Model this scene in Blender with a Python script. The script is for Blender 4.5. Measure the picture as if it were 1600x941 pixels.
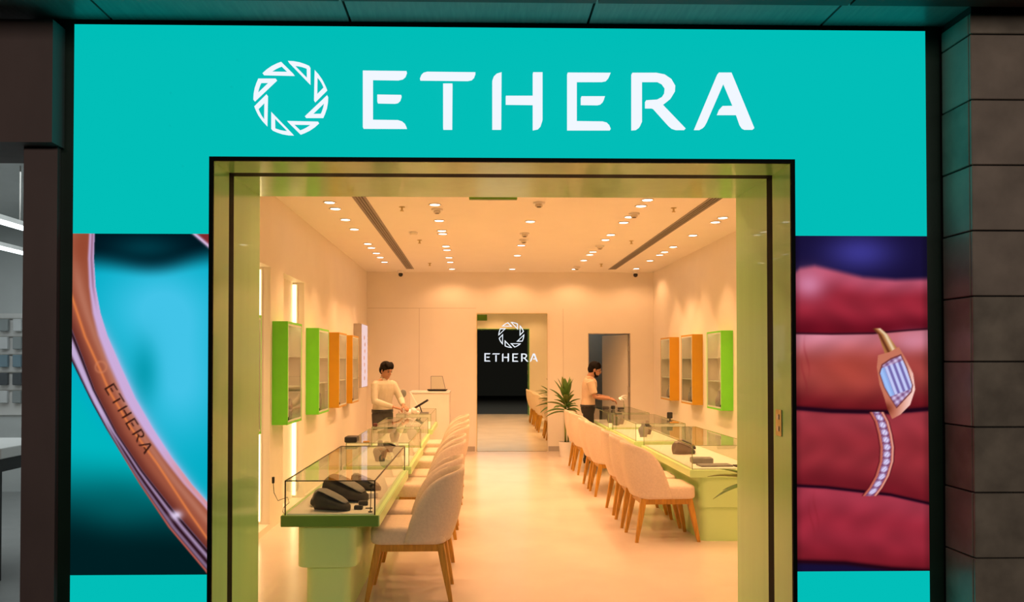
import bpy, bmesh, math, random
import numpy as np
from mathutils import Vector, Matrix, Euler
from mathutils.geometry import tessellate_polygon

for o in list(bpy.data.objects):
    bpy.data.objects.remove(o, do_unlink=True)
random.seed(7)
S = bpy.context.scene
COL = S.collection
R = math.radians

# ------------------------------------------------------------------ camera
F_PX, YAW, PITCH, EYE = 1200.0, R(1.07), R(0.84), 1.6
SHX, SHY = 32.6 / 1600, 78.0 / 1600
cam = bpy.data.cameras.new('camera')
cam.sensor_width = 36
cam.lens = F_PX / 1600 * 36
cam.shift_x, cam.shift_y = SHX, SHY
cam.clip_start = 0.05
cam_o = bpy.data.objects.new('camera', cam)
COL.objects.link(cam_o)
cam_o.location = (0, 0, EYE)
cam_o.rotation_euler = (R(90) + PITCH, 0, -YAW)
S.camera = cam_o
CAM_R = Euler(cam_o.rotation_euler).to_matrix()

def P(px, py, Y):
    """pixel of the 1600x941 photograph -> (x, z) where its ray meets the plane y = Y"""
    d = CAM_R @ Vector(((px - 800 + 1600 * SHX) / F_PX, -(py - 470.5 - 1600 * SHY) / F_PX, -1))
    k = Y / d.y
    return d.x * k, EYE + d.z * k

# ------------------------------------------------------------------ world, light, exposure
w = bpy.data.worlds.new('world')
S.world = w
w.use_nodes = True
w.node_tree.nodes['Background'].inputs[0].default_value = (1.0, 0.9, 0.8, 1)
w.node_tree.nodes['Background'].inputs[1].default_value = 0.008
S.view_settings.view_transform = 'Standard'
S.view_settings.look = 'None'
S.view_settings.exposure = 0.0
S.view_settings.gamma = 1.0
S.view_settings.use_curve_mapping = False
S.cycles.use_denoising = True
S.cycles.use_light_tree = True
S.cycles.max_bounces = 10
S.cycles.diffuse_bounces = 5
S.cycles.glossy_bounces = 5
S.cycles.transparent_max_bounces = 24
S.cycles.sample_clamp_indirect = 4.0
S.cycles.caustics_reflective = False
S.cycles.caustics_refractive = False

WARM = (1.0, 0.51, 0.235)
SPOT_W = 44.0

def light(name, kind, loc, energy, color, parent=None, **kw):
    l = bpy.data.lights.new(name, kind)
    l.energy = energy
    l.color = color
    for k, v in kw.items():
        setattr(l, k, v)
    o = bpy.data.objects.new(name, l)
    COL.objects.link(o)
    o.location = loc
    if parent:
        o.parent = parent
    return o

# the concourse lighting behind the photographer
a = light('concourse_light', 'AREA', (1.0, -5.0, 4.1), 190, (1.0, 0.84, 0.74), shape='RECTANGLE', size=9, size_y=1.2)
a.rotation_euler = (R(78), 0, 0)

# ------------------------------------------------------------------ materials
def lin(c):
    return tuple(((v / 255) / 12.92 if v <= 10 else ((v / 255 + 0.055) / 1.055) ** 2.4) for v in c)

MATS = {}
def mat(name, col, rough=0.6, metal=0.0, var=0.06, scale=6.0, bump=0.0, emit=None, emit_s=0.0, coat=0.0, spec=0.5, stretch=None):
    if name in MATS:
        return MATS[name]
    m = bpy.data.materials.new(name)
    m.use_nodes = True
    nt = m.node_tree
    b = nt.nodes['Principled BSDF']
    b.inputs['Roughness'].default_value = rough
    b.inputs['Metallic'].default_value = metal
    b.inputs['Coat Weight'].default_value = coat
    b.inputs['Specular IOR Level'].default_value = spec
    tc = nt.nodes.new('ShaderNodeTexCoord')
    nz = nt.nodes.new('ShaderNodeTexNoise')
    nz.inputs['Scale'].default_value = scale
    nz.inputs['Detail'].default_value = 4
    if stretch:
        mp = nt.nodes.new('ShaderNodeMapping')
        mp.inputs['Scale'].default_value = stretch
        nt.links.new(tc.outputs['Object'], mp.inputs['Vector'])
        nt.links.new(mp.outputs['Vector'], nz.inputs['Vector'])
    else:
        nt.links.new(tc.outputs['Object'], nz.inputs['Vector'])
    rp = nt.nodes.new('ShaderNodeValToRGB')
    rp.color_ramp.elements[0].position = 0.3
    rp.color_ramp.elements[1].position = 0.7
    rp.color_ramp.elements[0].color = (*[max(0, v * (1 - var)) for v in col], 1)
    rp.color_ramp.elements[1].color = (*[min(1, v * (1 + var)) for v in col], 1)
    nt.links.new(nz.outputs['Fac'], rp.inputs['Fac'])
    nt.links.new(rp.outputs['Color'], b.inputs['Base Color'])
    if bump:
        bp = nt.nodes.new('ShaderNodeBump')
        bp.inputs['Strength'].default_value = bump
        bp.inputs['Distance'].default_value = 0.01
        nt.links.new(nz.outputs['Fac'], bp.inputs['Height'])
        nt.links.new(bp.outputs['Normal'], b.inputs['Normal'])
    if emit:
        b.inputs['Emission Color'].default_value = (*emit, 1)
        b.inputs['Emission Strength'].default_value = emit_s
    MATS[name] = m
    return m

def glass(name, tint=(0.95, 0.98, 0.95), refl=1.0):
    m = bpy.data.materials.new(name)
    m.use_nodes = True
    nt = m.node_tree
    nt.nodes.clear()
    out = nt.nodes.new('ShaderNodeOutputMaterial')
    mx = nt.nodes.new('ShaderNodeMixShader')
    tr = nt.nodes.new('ShaderNodeBsdfTransparent')
    gl = nt.nodes.new('ShaderNodeBsdfGlossy')
    fr = nt.nodes.new('ShaderNodeFresnel')
    mu = nt.nodes.new('ShaderNodeMath')
    mu.operation = 'MULTIPLY'
    mu.inputs[1].default_value = refl
    fr.inputs['IOR'].default_value = 1.45
    tr.inputs['Color'].default_value = (*tint, 1)
    gl.inputs['Roughness'].default_value = 0.02
    ge = nt.nodes.new('ShaderNodeNewGeometry')
    inv = nt.nodes.new('ShaderNodeMath')
    inv.operation = 'SUBTRACT'
    inv.inputs[0].default_value = refl
    nt.links.new(ge.outputs['Backfacing'], inv.inputs[1])
    inv.use_clamp = True
    nt.links.new(inv.outputs[0], mu.inputs[1])
    nt.links.new(fr.outputs[0], mu.inputs[0])
    nt.links.new(mu.outputs[0], mx.inputs[0])
    nt.links.new(tr.outputs[0], mx.inputs[1])
    nt.links.new(gl.outputs[0], mx.inputs[2])
    nt.links.new(mx.outputs[0], out.inputs[0])
    MATS[name] = m
    return m

def emis(name, col, s):
    return mat(name, (0.003, 0.003, 0.003), 0.6, emit=col, emit_s=s, var=0.0, spec=0.0)

M = {}
M['wall'] = mat('wall_paint', (0.86, 0.80, 0.70), 0.55, var=0.015, scale=3)
M['ceil'] = mat('ceiling_paint', (0.90, 0.86, 0.78), 0.7, var=0.01, scale=3)
M['floor'] = mat('polished_floor', (0.80, 0.69, 0.60), 0.22, var=0.07, scale=1.6, spec=0.5)
M['frame'] = mat('green_lacquer_frame', (0.43, 0.84, 0.33), 0.2, var=0.03, scale=2, coat=0.3, stretch=(6, 6, 0.3))
M['black'] = mat('black_trim', (0.003, 0.006, 0.004), 0.6, var=0.2, spec=0.08)
M['dgreen'] = mat('dark_green_trim', (0.004, 0.022, 0.012), 0.4, var=0.15)
M['brown'] = mat('brown_grey_cladding', (0.15, 0.108, 0.10), 0.55, var=0.12, scale=4, stretch=(1, 1, 0.4))
M['soffit'] = mat('soffit_metal', (0.28, 0.27, 0.25), 0.33, var=0.15, scale=9, stretch=(6, 0.6, 1))
M['beam'] = mat('reddish_brown_beam', (0.055, 0.02, 0.013), 0.5, var=0.2)
M['teal'] = emis('teal_led', lin((0, 190, 184)), 1.0)
M['white_led'] = emis('white_led', lin((236, 242, 252)), 1.05)
M['mint'] = mat('mint_lacquer', (0.58, 0.86, 0.36), 0.28, var=0.02, scale=2)
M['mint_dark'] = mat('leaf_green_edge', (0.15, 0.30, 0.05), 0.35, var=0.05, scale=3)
M['deck'] = mat('cream_deck', (0.86, 0.80, 0.74), 0.6, var=0.02)
M['glass'] = glass('clear_glass')
M['glass_n'] = glass('shop_glass', (0.93, 0.96, 0.96))
M['edge'] = mat('glass_edge_green', (0.26, 0.34, 0.15), 0.25, var=0.1)
M['edge_dark'] = mat('glass_edge_dark', (0.035, 0.025, 0.012), 0.3, var=0.1)
M['fabric'] = mat('beige_fabric', (0.74, 0.60, 0.47), 0.9, var=0.05, scale=60, bump=0.15)
M['wood'] = mat('honey_oak', (0.52, 0.26, 0.03), 0.42, var=0.22, scale=9, stretch=(6, 6, 0.7))
M['cab_green'] = mat('lime_green_lacquer', (0.17, 0.72, 0.03), 0.35, var=0.03)
M['cab_orange'] = mat('orange_lacquer', (0.58, 0.30, 0.008), 0.35, var=0.03)
M['cab_in'] = mat('cabinet_lining', (0.80, 0.74, 0.66), 0.6, var=0.03)
M['shelf'] = mat('pale_shelf', (0.62, 0.66, 0.58), 0.3, var=0.03)
M['mirror'] = mat('tinted_mirror', (0.74, 0.80, 0.68), 0.012, 1.0, var=0.0)
M['velvet'] = mat('dark_grey_velvet', (0.055, 0.05, 0.048), 0.85, var=0.15, scale=20)
M['velvet_l'] = mat('mid_grey_velvet', (0.27, 0.255, 0.25), 0.85, var=0.1, scale=20)
M['velvet_d'] = mat('charcoal_velvet', (0.14, 0.135, 0.13), 0.85, var=0.12, scale=20)
M['blk'] = mat('matt_black_plastic', (0.015, 0.014, 0.013), 0.4, var=0.2)
M['metal'] = mat('brushed_metal', (0.55, 0.52, 0.48), 0.3, 1.0, var=0.05)
M['brass'] = mat('brass_plate', (0.62, 0.5, 0.22), 0.35, 0.6, var=0.05)
M['whitepl'] = mat('white_plastic', (0.82, 0.80, 0.77), 0.4, var=0.03)
M['grille'] = mat('grey_diffuser_metal', (0.26, 0.235, 0.21), 0.5, var=0.1)
M['lamp'] = emis('downlight_lens', (1.0, 0.93, 0.80), 6.0)
M['strip'] = emis('led_strip_light', (1.0, 0.70, 0.33), 4.5)
M['case'] = emis('added_case_glow', (1.0, 0.66, 0.36), 9.0)
M['skirt'] = mat('grey_skirting', (0.42, 0.38, 0.33), 0.5, var=0.05)
M['stone'] = None
M['leaf'] = mat('leaf_green', (0.10, 0.22, 0.035), 0.45, var=0.35, scale=8)
M['leaf2'] = mat('leaf_light_green', (0.20, 0.26, 0.05), 0.45, var=0.3, scale=8)
M['soil'] = mat('potting_soil', (0.05, 0.03, 0.02), 0.9, var=0.4, scale=40)
M['skin'] = mat('skin', (0.42, 0.21, 0.12), 0.55, var=0.06, scale=9)
M['hair'] = mat('black_hair', (0.008, 0.006, 0.005), 0.8, var=0.4, scale=60, bump=0.4, spec=0.15)
M['shirt'] = mat('cream_shirt', (0.60, 0.55, 0.43), 0.85, var=0.05, scale=14, bump=0.25)
M['tee'] = mat('beige_tee', (0.60, 0.45, 0.31), 0.85, var=0.05, scale=14, bump=0.25)
M['trousers'] = mat('charcoal_trousers', (0.06, 0.058, 0.055), 0.85, var=0.12, scale=14, bump=0.2)
M['trousers_b'] = mat('black_trousers', (0.012, 0.012, 0.013), 0.85, var=0.12, scale=14, bump=0.2)
M['grey'] = mat('neighbour_grey_wall', (0.62, 0.64, 0.63), 0.6, var=0.03)
M['greyfloor'] = mat('neighbour_grey_floor', (0.33, 0.33, 0.32), 0.35, var=0.06)
M['greydark'] = mat('store_room_grey', (0.36, 0.35, 0.29), 0.7, var=0.04)
M['mall'] = mat('concourse_floor', (0.007, 0.006, 0.006), 0.7, var=0.1, scale=2, spec=0.1)
M['cool'] = emis('cool_tube', (0.9, 0.96, 1.0), 5.0)
M['lightbox'] = emis('lightbox_face', lin((250, 214, 210)), 0.95)

def stone_mat():
    m = mat('pillar_stone', (0.32, 0.265, 0.215), 0.36, var=0.22, scale=5, bump=0.25)
    return m
M['stone'] = stone_mat()
M['stone2'] = mat('pillar_stone_dark', (0.27, 0.235, 0.185), 0.36, var=0.25, scale=7, bump=0.3)
M['grout'] = mat('pillar_grout', (0.03, 0.027, 0.024), 0.9)

# ------------------------------------------------------------------ mesh helpers
class MB:
    def __init__(self):
        self.v = []
        self.f = []

    def add(self, vs, fs):
        n = len(self.v)
        self.v += [tuple(p) for p in vs]
        self.f += [tuple(i + n for i in q) for q in fs]
        return self

    def box(self, x0, x1, y0, y1, z0, z1):
        x0, x1 = min(x0, x1), max(x0, x1)
        y0, y1 = min(y0, y1), max(y0, y1)
        z0, z1 = min(z0, z1), max(z0, z1)
        vs = [(x, y, z) for z in (z0, z1) for y in (y0, y1) for x in (x0, x1)]
        return self.add(vs, [(0, 2, 3, 1), (4, 5, 7, 6), (0, 1, 5, 4), (2, 6, 7, 3), (0, 4, 6, 2), (1, 3, 7, 5)])

    def rbox(self, x0, x1, y0, y1, z0, z1, r=0.01, seg=2):
        bm = bmesh.new()
        bmesh.ops.create_cube(bm, size=1)
        for v in bm.verts:
            v.co = ((x0 + x1) / 2 + v.co.x * (x1 - x0), (y0 + y1) / 2 + v.co.y * (y1 - y0), (z0 + z1) / 2 + v.co.z * (z1 - z0))
        bmesh.ops.bevel(bm, geom=bm.edges[:], offset=r, segments=seg, profile=0.5, affect='EDGES')
        bmesh.ops.recalc_face_normals(bm, faces=bm.faces[:])
        bm.verts.index_update()
        self.add([v.co[:] for v in bm.verts], [[v.index for v in f.verts] for f in bm.faces])
        bm.free()
        return self

    def rings(self, rings, cap0=True, cap1=True, closed=True):
        n = len(rings[0])
        vs = [p for r in rings for p in r]
        fs = []
        for i in range(len(rings) - 1):
            for j in range(n if closed else n - 1):
                k = (j + 1) % n
                fs.append((i * n + j, i * n + k, (i + 1) * n + k, (i + 1) * n + j))
        if cap0:
            fs.append(tuple(reversed(range(n))))
        if cap1:
            fs.append(tuple((len(rings) - 1) * n + j for j in range(n)))
        return self.add(vs, fs)

    def tube(self, pts, rad, n=10, flat=None):
        """tapered tube along a polyline; rad is a number or one per point, flat = (axis, factor) squashes it"""
        pts = [Vector(p) for p in pts]
        if not hasattr(rad, '__len__'):
            rad = [rad] * len(pts)
        rs = []
        ref = None
        for i, p in enumerate(pts):
            t = (pts[min(i + 1, len(pts) - 1)] - pts[max(i - 1, 0)]).normalized()
            if ref is None:
                ref = Vector((0, 0, 1)) if abs(t.z) < 0.9 else Vector((1, 0, 0))
            u = (ref - t * ref.dot(t)).normalized()
            ref = u
            v = t.cross(u)
            ring = []
            for k in range(n):
                a = 2 * math.pi * k / n
                d = u * math.cos(a) * rad[i] + v * math.sin(a) * rad[i]
                if flat:
                    ax = Vector(flat[0])
                    d = d - ax * d.dot(ax) * (1 - flat[1])
                ring.append(tuple(p + d))
            rs.append(ring)
        return self.rings(rs)

    def cyl(self, c, r, z0, z1, n=24, r1=None):
        r1 = r if r1 is None else r1
        return self.rings([[(c[0] + rr * math.cos(2 * math.pi * k / n), c[1] + rr * math.sin(2 * math.pi * k / n), z) for k in range(n)] for rr, z in ((r, z0), (r1, z1))])

    def lathe(self, c, prof, n=24):
        return self.rings([[(c[0] + r * math.cos(2 * math.pi * k / n), c[1] + r * math.sin(2 * math.pi * k / n), c[2] + z) for k in range(n)] for r, z in prof])

    def ell(self, c, r, nu=16, nv=10, rot=None):
        vs = []
        rs = []
        for i in range(nv + 1):
            t = math.pi * i / nv
            st = max(math.sin(t), 0.02)
            ring = []
            for k in range(nu):
                a = 2 * math.pi * k / nu
                d = Vector((r[0] * st * math.cos(a), r[1] * st * math.sin(a), -r[2] * math.cos(t)))
                if rot:
                    d = rot @ d
                ring.append((c[0] + d.x, c[1] + d.y, c[2] + d.z))
            rs.append(ring)
        return self.rings(rs)

    def prism(self, loops, y0, y1):
        """polygon (first loop outer, others holes) in x,z extruded from y0 to y1"""
        flat = [p for lp in loops for p in lp]
        n = len(flat)
        tris = tessellate_polygon([[Vector((x, z, 0)) for x, z in lp] for lp in loops])
        vs = [(x, y0, z) for x, z in flat] + [(x, y1, z) for x, z in flat]
        fs = []
        for t in tris:
            fs.append(tuple(t))
            fs.append(tuple(i + n for i in reversed(t)))
        s = 0
        for lp in loops:
            m = len(lp)
            for j in range(m):
                k = (j + 1) % m
                fs.append((s + j, s + k, s + k + n, s + j + n))
            s += m
        return self.add(vs, fs)

    def build(self, name, m, parent=None, smooth=False):
        off = Vector((0, 0, 0))
        if parent is not None:
            q = parent
            while q is not None:
                off += q.location
                q = q.parent
        else:
            a = np.array(self.v)
            off = Vector(((a[:, 0].min() + a[:, 0].max()) / 2, (a[:, 1].min() + a[:, 1].max()) / 2, a[:, 2].min()))
        me = bpy.data.meshes.new(name)
        me.from_pydata([(x - off.x, y - off.y, z - off.z) for x, y, z in self.v], [], self.f)
        bm = bmesh.new()
        bm.from_mesh(me)
        bmesh.ops.recalc_face_normals(bm, faces=bm.faces[:])
        bm.to_mesh(me)
        bm.free()
        me.materials.append(m)
        if smooth:
            me.polygons.foreach_set('use_smooth', [True] * len(me.polygons))
        o = bpy.data.objects.new(name, me)
        COL.objects.link(o)
        if parent is not None:
            o.parent = parent
        else:
            o.location = off
        if smooth == 'auto':
            try:
                me.set_sharp_from_angle(angle=R(35))
            except Exception:
                pass
        return o

def tag(o, label, cat=None, group=None, kind=None):
    o['label'] = label
    if cat:
        o['category'] = cat
    if group:
        o['group'] = group
    if kind:
        o['kind'] = kind
    return o

def struct(o, label=None):
    o['kind'] = 'structure'
    if label:
        o['label'] = label
    return o

def thing(name, label, cat, loc=(0, 0, 0), rz=0.0, group=None, kind=None):
    o = bpy.data.objects.new(name, None)
    o.empty_display_size = 0.1
    COL.objects.link(o)
    o.location = loc
    o.rotation_euler = (0, 0, rz)
    return tag(o, label, cat, group, kind)

def copy_tree(o, parent=None):
    c = o.copy()
    COL.objects.link(c)
    c.parent = parent
    for ch in o.children:
        copy_tree(ch, c)
    return c

def box(name, m, x0, x1, y0, y1, z0, z1, parent=None, r=0.0):
    b = MB()
    if r:
        b.rbox(min(x0, x1), max(x0, x1), min(y0, y1), max(y0, y1), min(z0, z1), max(z0, z1), r)
    else:
        b.box(x0, x1, y0, y1, z0, z1)
    return b.build(name, m, parent)

ORD = ['first', 'second', 'third', 'fourth', 'fifth', 'sixth', 'seventh', 'eighth']

# ------------------------------------------------------------------ dimensions
YF, YI, YB = 3.80, 4.60, 13.80          # facade front, inner end of the entrance, back wall
XL, XR, ZC = -1.97, 3.19, 3.22          # side walls and ceiling
OX0, OX1 = P(333, 566, YF)[0], P(1236, 566, YF)[0]
OZ = P(745, 254, YF)[1]

# ------------------------------------------------------------------ room shell
struct(box('floor', M['floor'], XL - 0.3, XR + 0.1, 3.9, YB + 0.1, -0.1, 0.0), 'polished peach floor of the jewellery shop')
struct(box('floor_concourse', M['mall'], -9, 9, -9, 3.9, -0.1, 0.0), 'dark floor of the mall outside the shop')
struct(box('ceiling', M['ceil'], XL - 0.3, XR + 0.1, 3.95, YB + 0.1, ZC, ZC + 0.1), 'flat cream shop ceiling')
struct(box('wall_right', M['wall'], XR, XR + 0.1, 4.45, YB + 0.1, 0, ZC), 'plain cream wall on the right of the shop')

# left wall with two tall lit niches
NICHE = [(6.45, 7.36), (7.86, 8.80)]
NZ0, NZ1, ND = 0.06, 2.51, 0.13
b = MB()
ys = [4.45] + [y for n in NICHE for y in n] + [YB + 0.1]
for i in range(0, len(ys), 2):
    b.box(XL - 0.25, XL, ys[i], ys[i + 1], 0, ZC)
for y0, y1 in NICHE:
    b.box(XL - 0.25, XL, y0, y1, NZ1, ZC)
    b.box(XL - 0.25, XL, y0, y1, 0, NZ0)
    b.box(XL - 0.25, XL - ND, y0, y1, NZ0, NZ1)
struct(b.build('wall_left', M['wall']), 'cream wall on the left with two tall lit niches')
for i, (y0, y1) in enumerate(NICHE):
    lb = ['bright vertical light strip in the wall niche nearest the entrance', 'bright vertical light strip in the niche behind the first green wall cabinet'][i]
    t = thing('light_strip', lb, 'light', (XL - ND + 0.025, y1 - 0.02, NZ0 + 0.02), group='niche light strips')
    box('diffuser', M['strip'], XL - ND + 0.004, XL - ND + 0.040, y1 - 0.022, y1 - 0.010, NZ0 + 0.03, NZ1 - 0.03, t)
    box('channel', M['whitepl'], XL - ND + 0.001, XL - ND + 0.053, y1 - 0.010, y1 - 0.001, NZ0 + 0.02, NZ1 - 0.02, t)

# back wall with a doorway
DX0, DX1 = P(919, 600, YB)[0], P(985, 600, YB)[0]
DZ = P(950, 521, YB)[1]
b = MB()
b.box(XL, DX0, YB, YB + 0.12, 0, ZC).box(DX1, XR, YB, YB + 0.12, 0, ZC).box(DX0, DX1, YB, YB + 0.12, DZ, ZC)
wb = struct(b.build('wall_back', M['wall']), 'cream back wall with a mirror and an open door')
# shallow cover joints of the wall panels
M['joint'] = mat('panel_joint', (0.55, 0.48, 0.40), 0.7, var=0.02)
zj = P(650, 482, YB)[1]
for x in (P(655, 560, YB)[0], P(880, 560, YB)[0]):
    box('panel_joint', M['joint'], x - 0.003, x + 0.003, YB - 0.002, YB, 0.1, zj, wb)
box('panel_joint', M['joint'], XL + 0.01, P(744, 480, YB)[0], YB - 0.002, YB, zj, zj + 0.006, wb)
struct(box('baseboard_back', M['skirt'], P(857, 700, YB)[0], DX0, YB - 0.015, YB, 0, 0.09), 'grey skirting right of the back mirror')
struct(box('baseboard_back', M['skirt'], XL, P(742, 700, YB)[0], YB - 0.015, YB, 0, 0.09), 'grey skirting left of the back mirror')
struct(box('baseboard_left', M['wall'], XL, XL + 0.015, 8.85, YB - 0.02, 0, 0.08), 'pale skirting along the left wall')
struct(box('baseboard_right', M['wall'], XR - 0.015, XR, 4.7, YB - 0.02, 0, 0.08), 'pale skirting along the right wall')

# store room behind the door
b = MB()
b.box(DX0 - 0.5, DX0 - 0.4, YB + 0.12, YB + 1.9, 0, 2.7).box(DX1 + 0.4, DX1 + 0.5, YB + 0.12, YB + 1.9, 0, 2.7)
b.box(DX0 - 0.5, DX1 + 0.5, YB + 1.9, YB + 2.0, 0, 2.7).box(DX0 - 0.5, DX1 + 0.5, YB + 0.12, YB + 2.0, 2.7, 2.8)
b.box(DX0 - 0.5, DX1 + 0.5, YB + 0.12, YB + 2.0, -0.1, 0)
struct(b.build('wall_store', M['greydark']), 'grey store room seen through the open back door')
light('store_light', 'POINT', (DX0 + 0.15, YB + 1.1, 2.5), 5, (0.95, 0.97, 1.0), shadow_soft_size=0.1)
d1 = thing('door_1', 'cream door standing open in the back wall', None, (DX1, YB + 0.12, 0), kind='structure')
dl = MB()
dx, dz = DX1 - 0.03, DZ - 0.02
ang = R(60)
dw = DX1 - DX0 - 0.04
ux, uy = -math.cos(ang), math.sin(ang)
for zz in (0,):
    p0 = (DX1 - 0.03, YB + 0.10)
    p1 = (p0[0] + ux * dw, p0[1] + uy * dw)
    nx, ny = uy * 0.04, -ux * 0.04
    q = [p0, p1, (p1[0] + nx, p1[1] + ny), (p0[0] + nx, p0[1] + ny)]
    dl.rings([[(x, y, 0.01) for x, y in q], [(x, y, dz) for x, y in q]])
leaf_o = dl.build('door_leaf', M['wall'], d1)
for z in (0.35, 1.1, 1.85):
    box('hinge', M['metal'], DX1 - 0.032, DX1 - 0.014, YB + 0.02, YB + 0.10, z - 0.05, z + 0.05, d1)
fr = MB()
for x0, x1 in ((DX0, DX0 + 0.012), (DX1 - 0.012, DX1)):
    fr.box(x0, x1, YB - 0.006, YB + 0.12, 0, DZ)
fr.box(DX0, DX1, YB - 0.006, YB + 0.12, DZ - 0.012, DZ)
fr.build('door_frame', M['skirt'], d1)

# front wall around the entrance (its inner side is seen in the mirror)
b = MB()
T = 0.012
b.box(XL, OX0 - T, 4.45, 4.58, 0, ZC).box(OX1 + T, XR, 4.45, 4.58, 0, ZC).box(OX0 - T, OX1 + T, 4.45, 4.58, OZ + T, ZC)
struct(b.build('wall_front', M['wall']), 'inner side of the shop front wall')

# ------------------------------------------------------------------ entrance frame
ef = thing('trim_1', 'green lacquered entrance portal with a black channel', None, ((OX0 + OX1) / 2, 4.2, 0), kind='structure')
def portal(name, m, y0, y1, inset, th=T):
    b = MB()
    b.box(OX0 - th, OX0 + inset, y0, y1, 0, OZ + th)
    b.build(name + '_jamb', m, ef)
    b = MB()
    b.box(OX1 - inset, OX1 + th, y0, y1, 0, OZ + th)
    b.build(name + '_jamb', m, ef)
    b = MB()
    b.box(OX0 + inset, OX1 - inset, y0, y1, OZ - inset, OZ + th)
    b.build(name + '_head', m, ef)
portal('outer', M['frame'], 3.80, 4.03, 0.0)
portal('channel', M['black'], 4.03, 4.11, 0.0, 0.010)
portal('inner', M['frame'], 4.11, 4.60, 0.0)
# thin black edge round the portal
e0 = OX0 - T - 0.008
e1 = OX1 + T + 0.008
b = MB()
b.box(e0, OX0, 3.785, 3.80, 0, OZ + 0.02).box(OX1, e1, 3.785, 3.80, 0, OZ + 0.02).box(OX0, OX1, 3.785, 3.80, OZ, OZ + 0.02)
b.build('edge_trim', M['black'], ef)
b = MB()
x, z = P(1219, 662, 3.9)
pl = thing('wall_plate', 'small brass switch plate on the right side of the entrance portal', 'switch', (OX1 - 0.006, 3.955, z - 0.06))
box('plate', M['brass'], OX1 - 0.006, OX1 - 0.0005, 3.915, 3.99, z - 0.068, z + 0.068, pl, 0.002)
for dzz in (-0.03, 0.03):
    box('button', M['metal'], OX1 - 0.010, OX1 - 0.006, 3.94, 3.965, z + dzz - 0.012, z + dzz + 0.012, pl)

# ------------------------------------------------------------------ facade screen
TX0, TX1 = P(113, 470, YF)[0], P(1449, 470, YF)[0]
TZ1 = P(745, 43, YF)[1]
PZ1 = P(745, 367, YF)[1]
PZ0 = P(745, 896, YF)[1]
fa = thing('facade_screen', 'large turquoise lit facade screen around the shop entrance', 'display', ((TX0 + TX1) / 2, YF, 0.0))
b = MB()
b.prism([[(TX0, PZ1), (TX0, TZ1), (TX1, TZ1), (TX1, PZ1), (e1, PZ1), (e1, OZ + 0.02), (e0, OZ + 0.02), (e0, PZ1)]], YF, YF + 0.1)
b.build('header_panel', M['teal'], fa)
for x0, x1 in ((TX0, e0), (e1, TX1)):
    b = MB()
    b.box(x0, x1, YF, YF + 0.1, 0.06, PZ0)
    b.build('lower_panel', M['teal'], fa)
    b = MB()
    b.box(x0, x1, YF + 0.01, YF + 0.1, 0.0, 0.06)
    b.build('plinth', M['black'], fa)

# dark trims around the screen
def trim(n, m, lab, *a):
    return struct(box('trim_%d' % n, m, *a), lab)
LX = P(88, 470, YF)[0]
trim(2, M['dgreen'], 'dark green upright left of the facade screen', LX, TX0, YF + 0.01, YF + 0.14, 0, TZ1 + 0.06)
trim(3, M['dgreen'], 'dark green upright right of the facade screen', TX1, P(1470, 470, YF)[0] + 0.01, YF + 0.01, YF + 0.14, 0, TZ1 + 0.06)
trim(4, M['black'], 'black strip above the facade screen', TX0, TX1, YF + 0.01, YF + 0.14, TZ1, TZ1 + 0.06)

# ------------------------------------------------------------------ lettering
ZA = lambda p: (380 + p[0] / 3.8095, 80 + p[1] / 3.8095)
ZB = lambda p: (780 + p[0] / 3.8095, 80 + p[1] / 3.8095)
GLYPHS = [
    ('E', [[ZA(p) for p in [(712,115),(972,118),(963,142),(947,156),(920,162),(768,160),(768,408),(920,410),(946,418),(963,433),(972,453),(712,452)]],
           [ZA(p) for p in [(798,258),(940,260),(932,285),(918,298),(900,302),(798,300)]]]),
    ('T', [[ZA(p) for p in [(1052,163),(1060,142),(1073,128),(1095,122),(1382,125),(1374,147),(1360,161),(1335,166)]],
           [ZA(p) for p in [(1190,192),(1245,192),(1243,458),(1190,458)]]]),
    ('H', [[ZA(p) for p in [(1483,458),(1483,175),(1492,150),(1510,133),(1538,125),(1536,458)]],
           [ZB(p) for p in [(40,265),(202,265),(202,125),(258,125),(258,410),(248,440),(232,456),(202,462),(202,310),(40,308)]]]),
    ('E', [[ZB(p) for p in [(408,127),(664,128),(655,150),(640,167),(615,172),(462,172),(462,416),(615,418),(640,425),(655,440),(664,462),(408,462)]],
           [ZB(p) for p in [(490,268),(630,268),(622,292),(608,306),(590,311),(490,310)]]]),
    ('R', [[ZB(p) for p in [(793,128),(935,128),(985,138),(1025,165),(1048,205),(1046,240),(1025,275),(990,303),(972,316),(1110,460),(1060,460),(1035,452),(1015,435),(925,335),(915,330),(875,330),(875,292),(940,288),(970,272),(990,240),(993,210),(975,185),(950,172),(850,172),(850,420),(838,447),(820,460),(793,462)]]]),
    ('A', [[ZB(p) for p in [(1168,460),(1308,127),(1383,127),(1519,458),(1470,458),(1455,450),(1442,430),(1421,370),(1306,370),(1318,340),(1330,326),(1404,325),(1342,178),(1235,425),(1222,448),(1200,460)]]]),
]
BO = [(115,131),(140,108),(170,87),(200,72),(225,62),(298,134)]
BI = [(149,121),(165,107),(185,94),(205,84),(220,78),(266,122)]
EC, ER = ZA((280, 275)), 1 / 3.8095

def sign(name, label, mp, y0, y1, me):
    xs = [mp(p)[0] for _, ls in GLYPHS for l in ls for p in l]
    z0 = min(mp(p)[1] for _, ls in GLYPHS for l in ls for p in l)
    t = thing(name, label, 'sign', ((min(xs) + max(xs)) / 2, y1, z0))
    for ch, loops in GLYPHS:
        b = MB()
        for l in loops:
            b.prism([[mp(p) for p in l]], y0, y1)
        b.build('letter', me, t)
    return t

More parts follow.
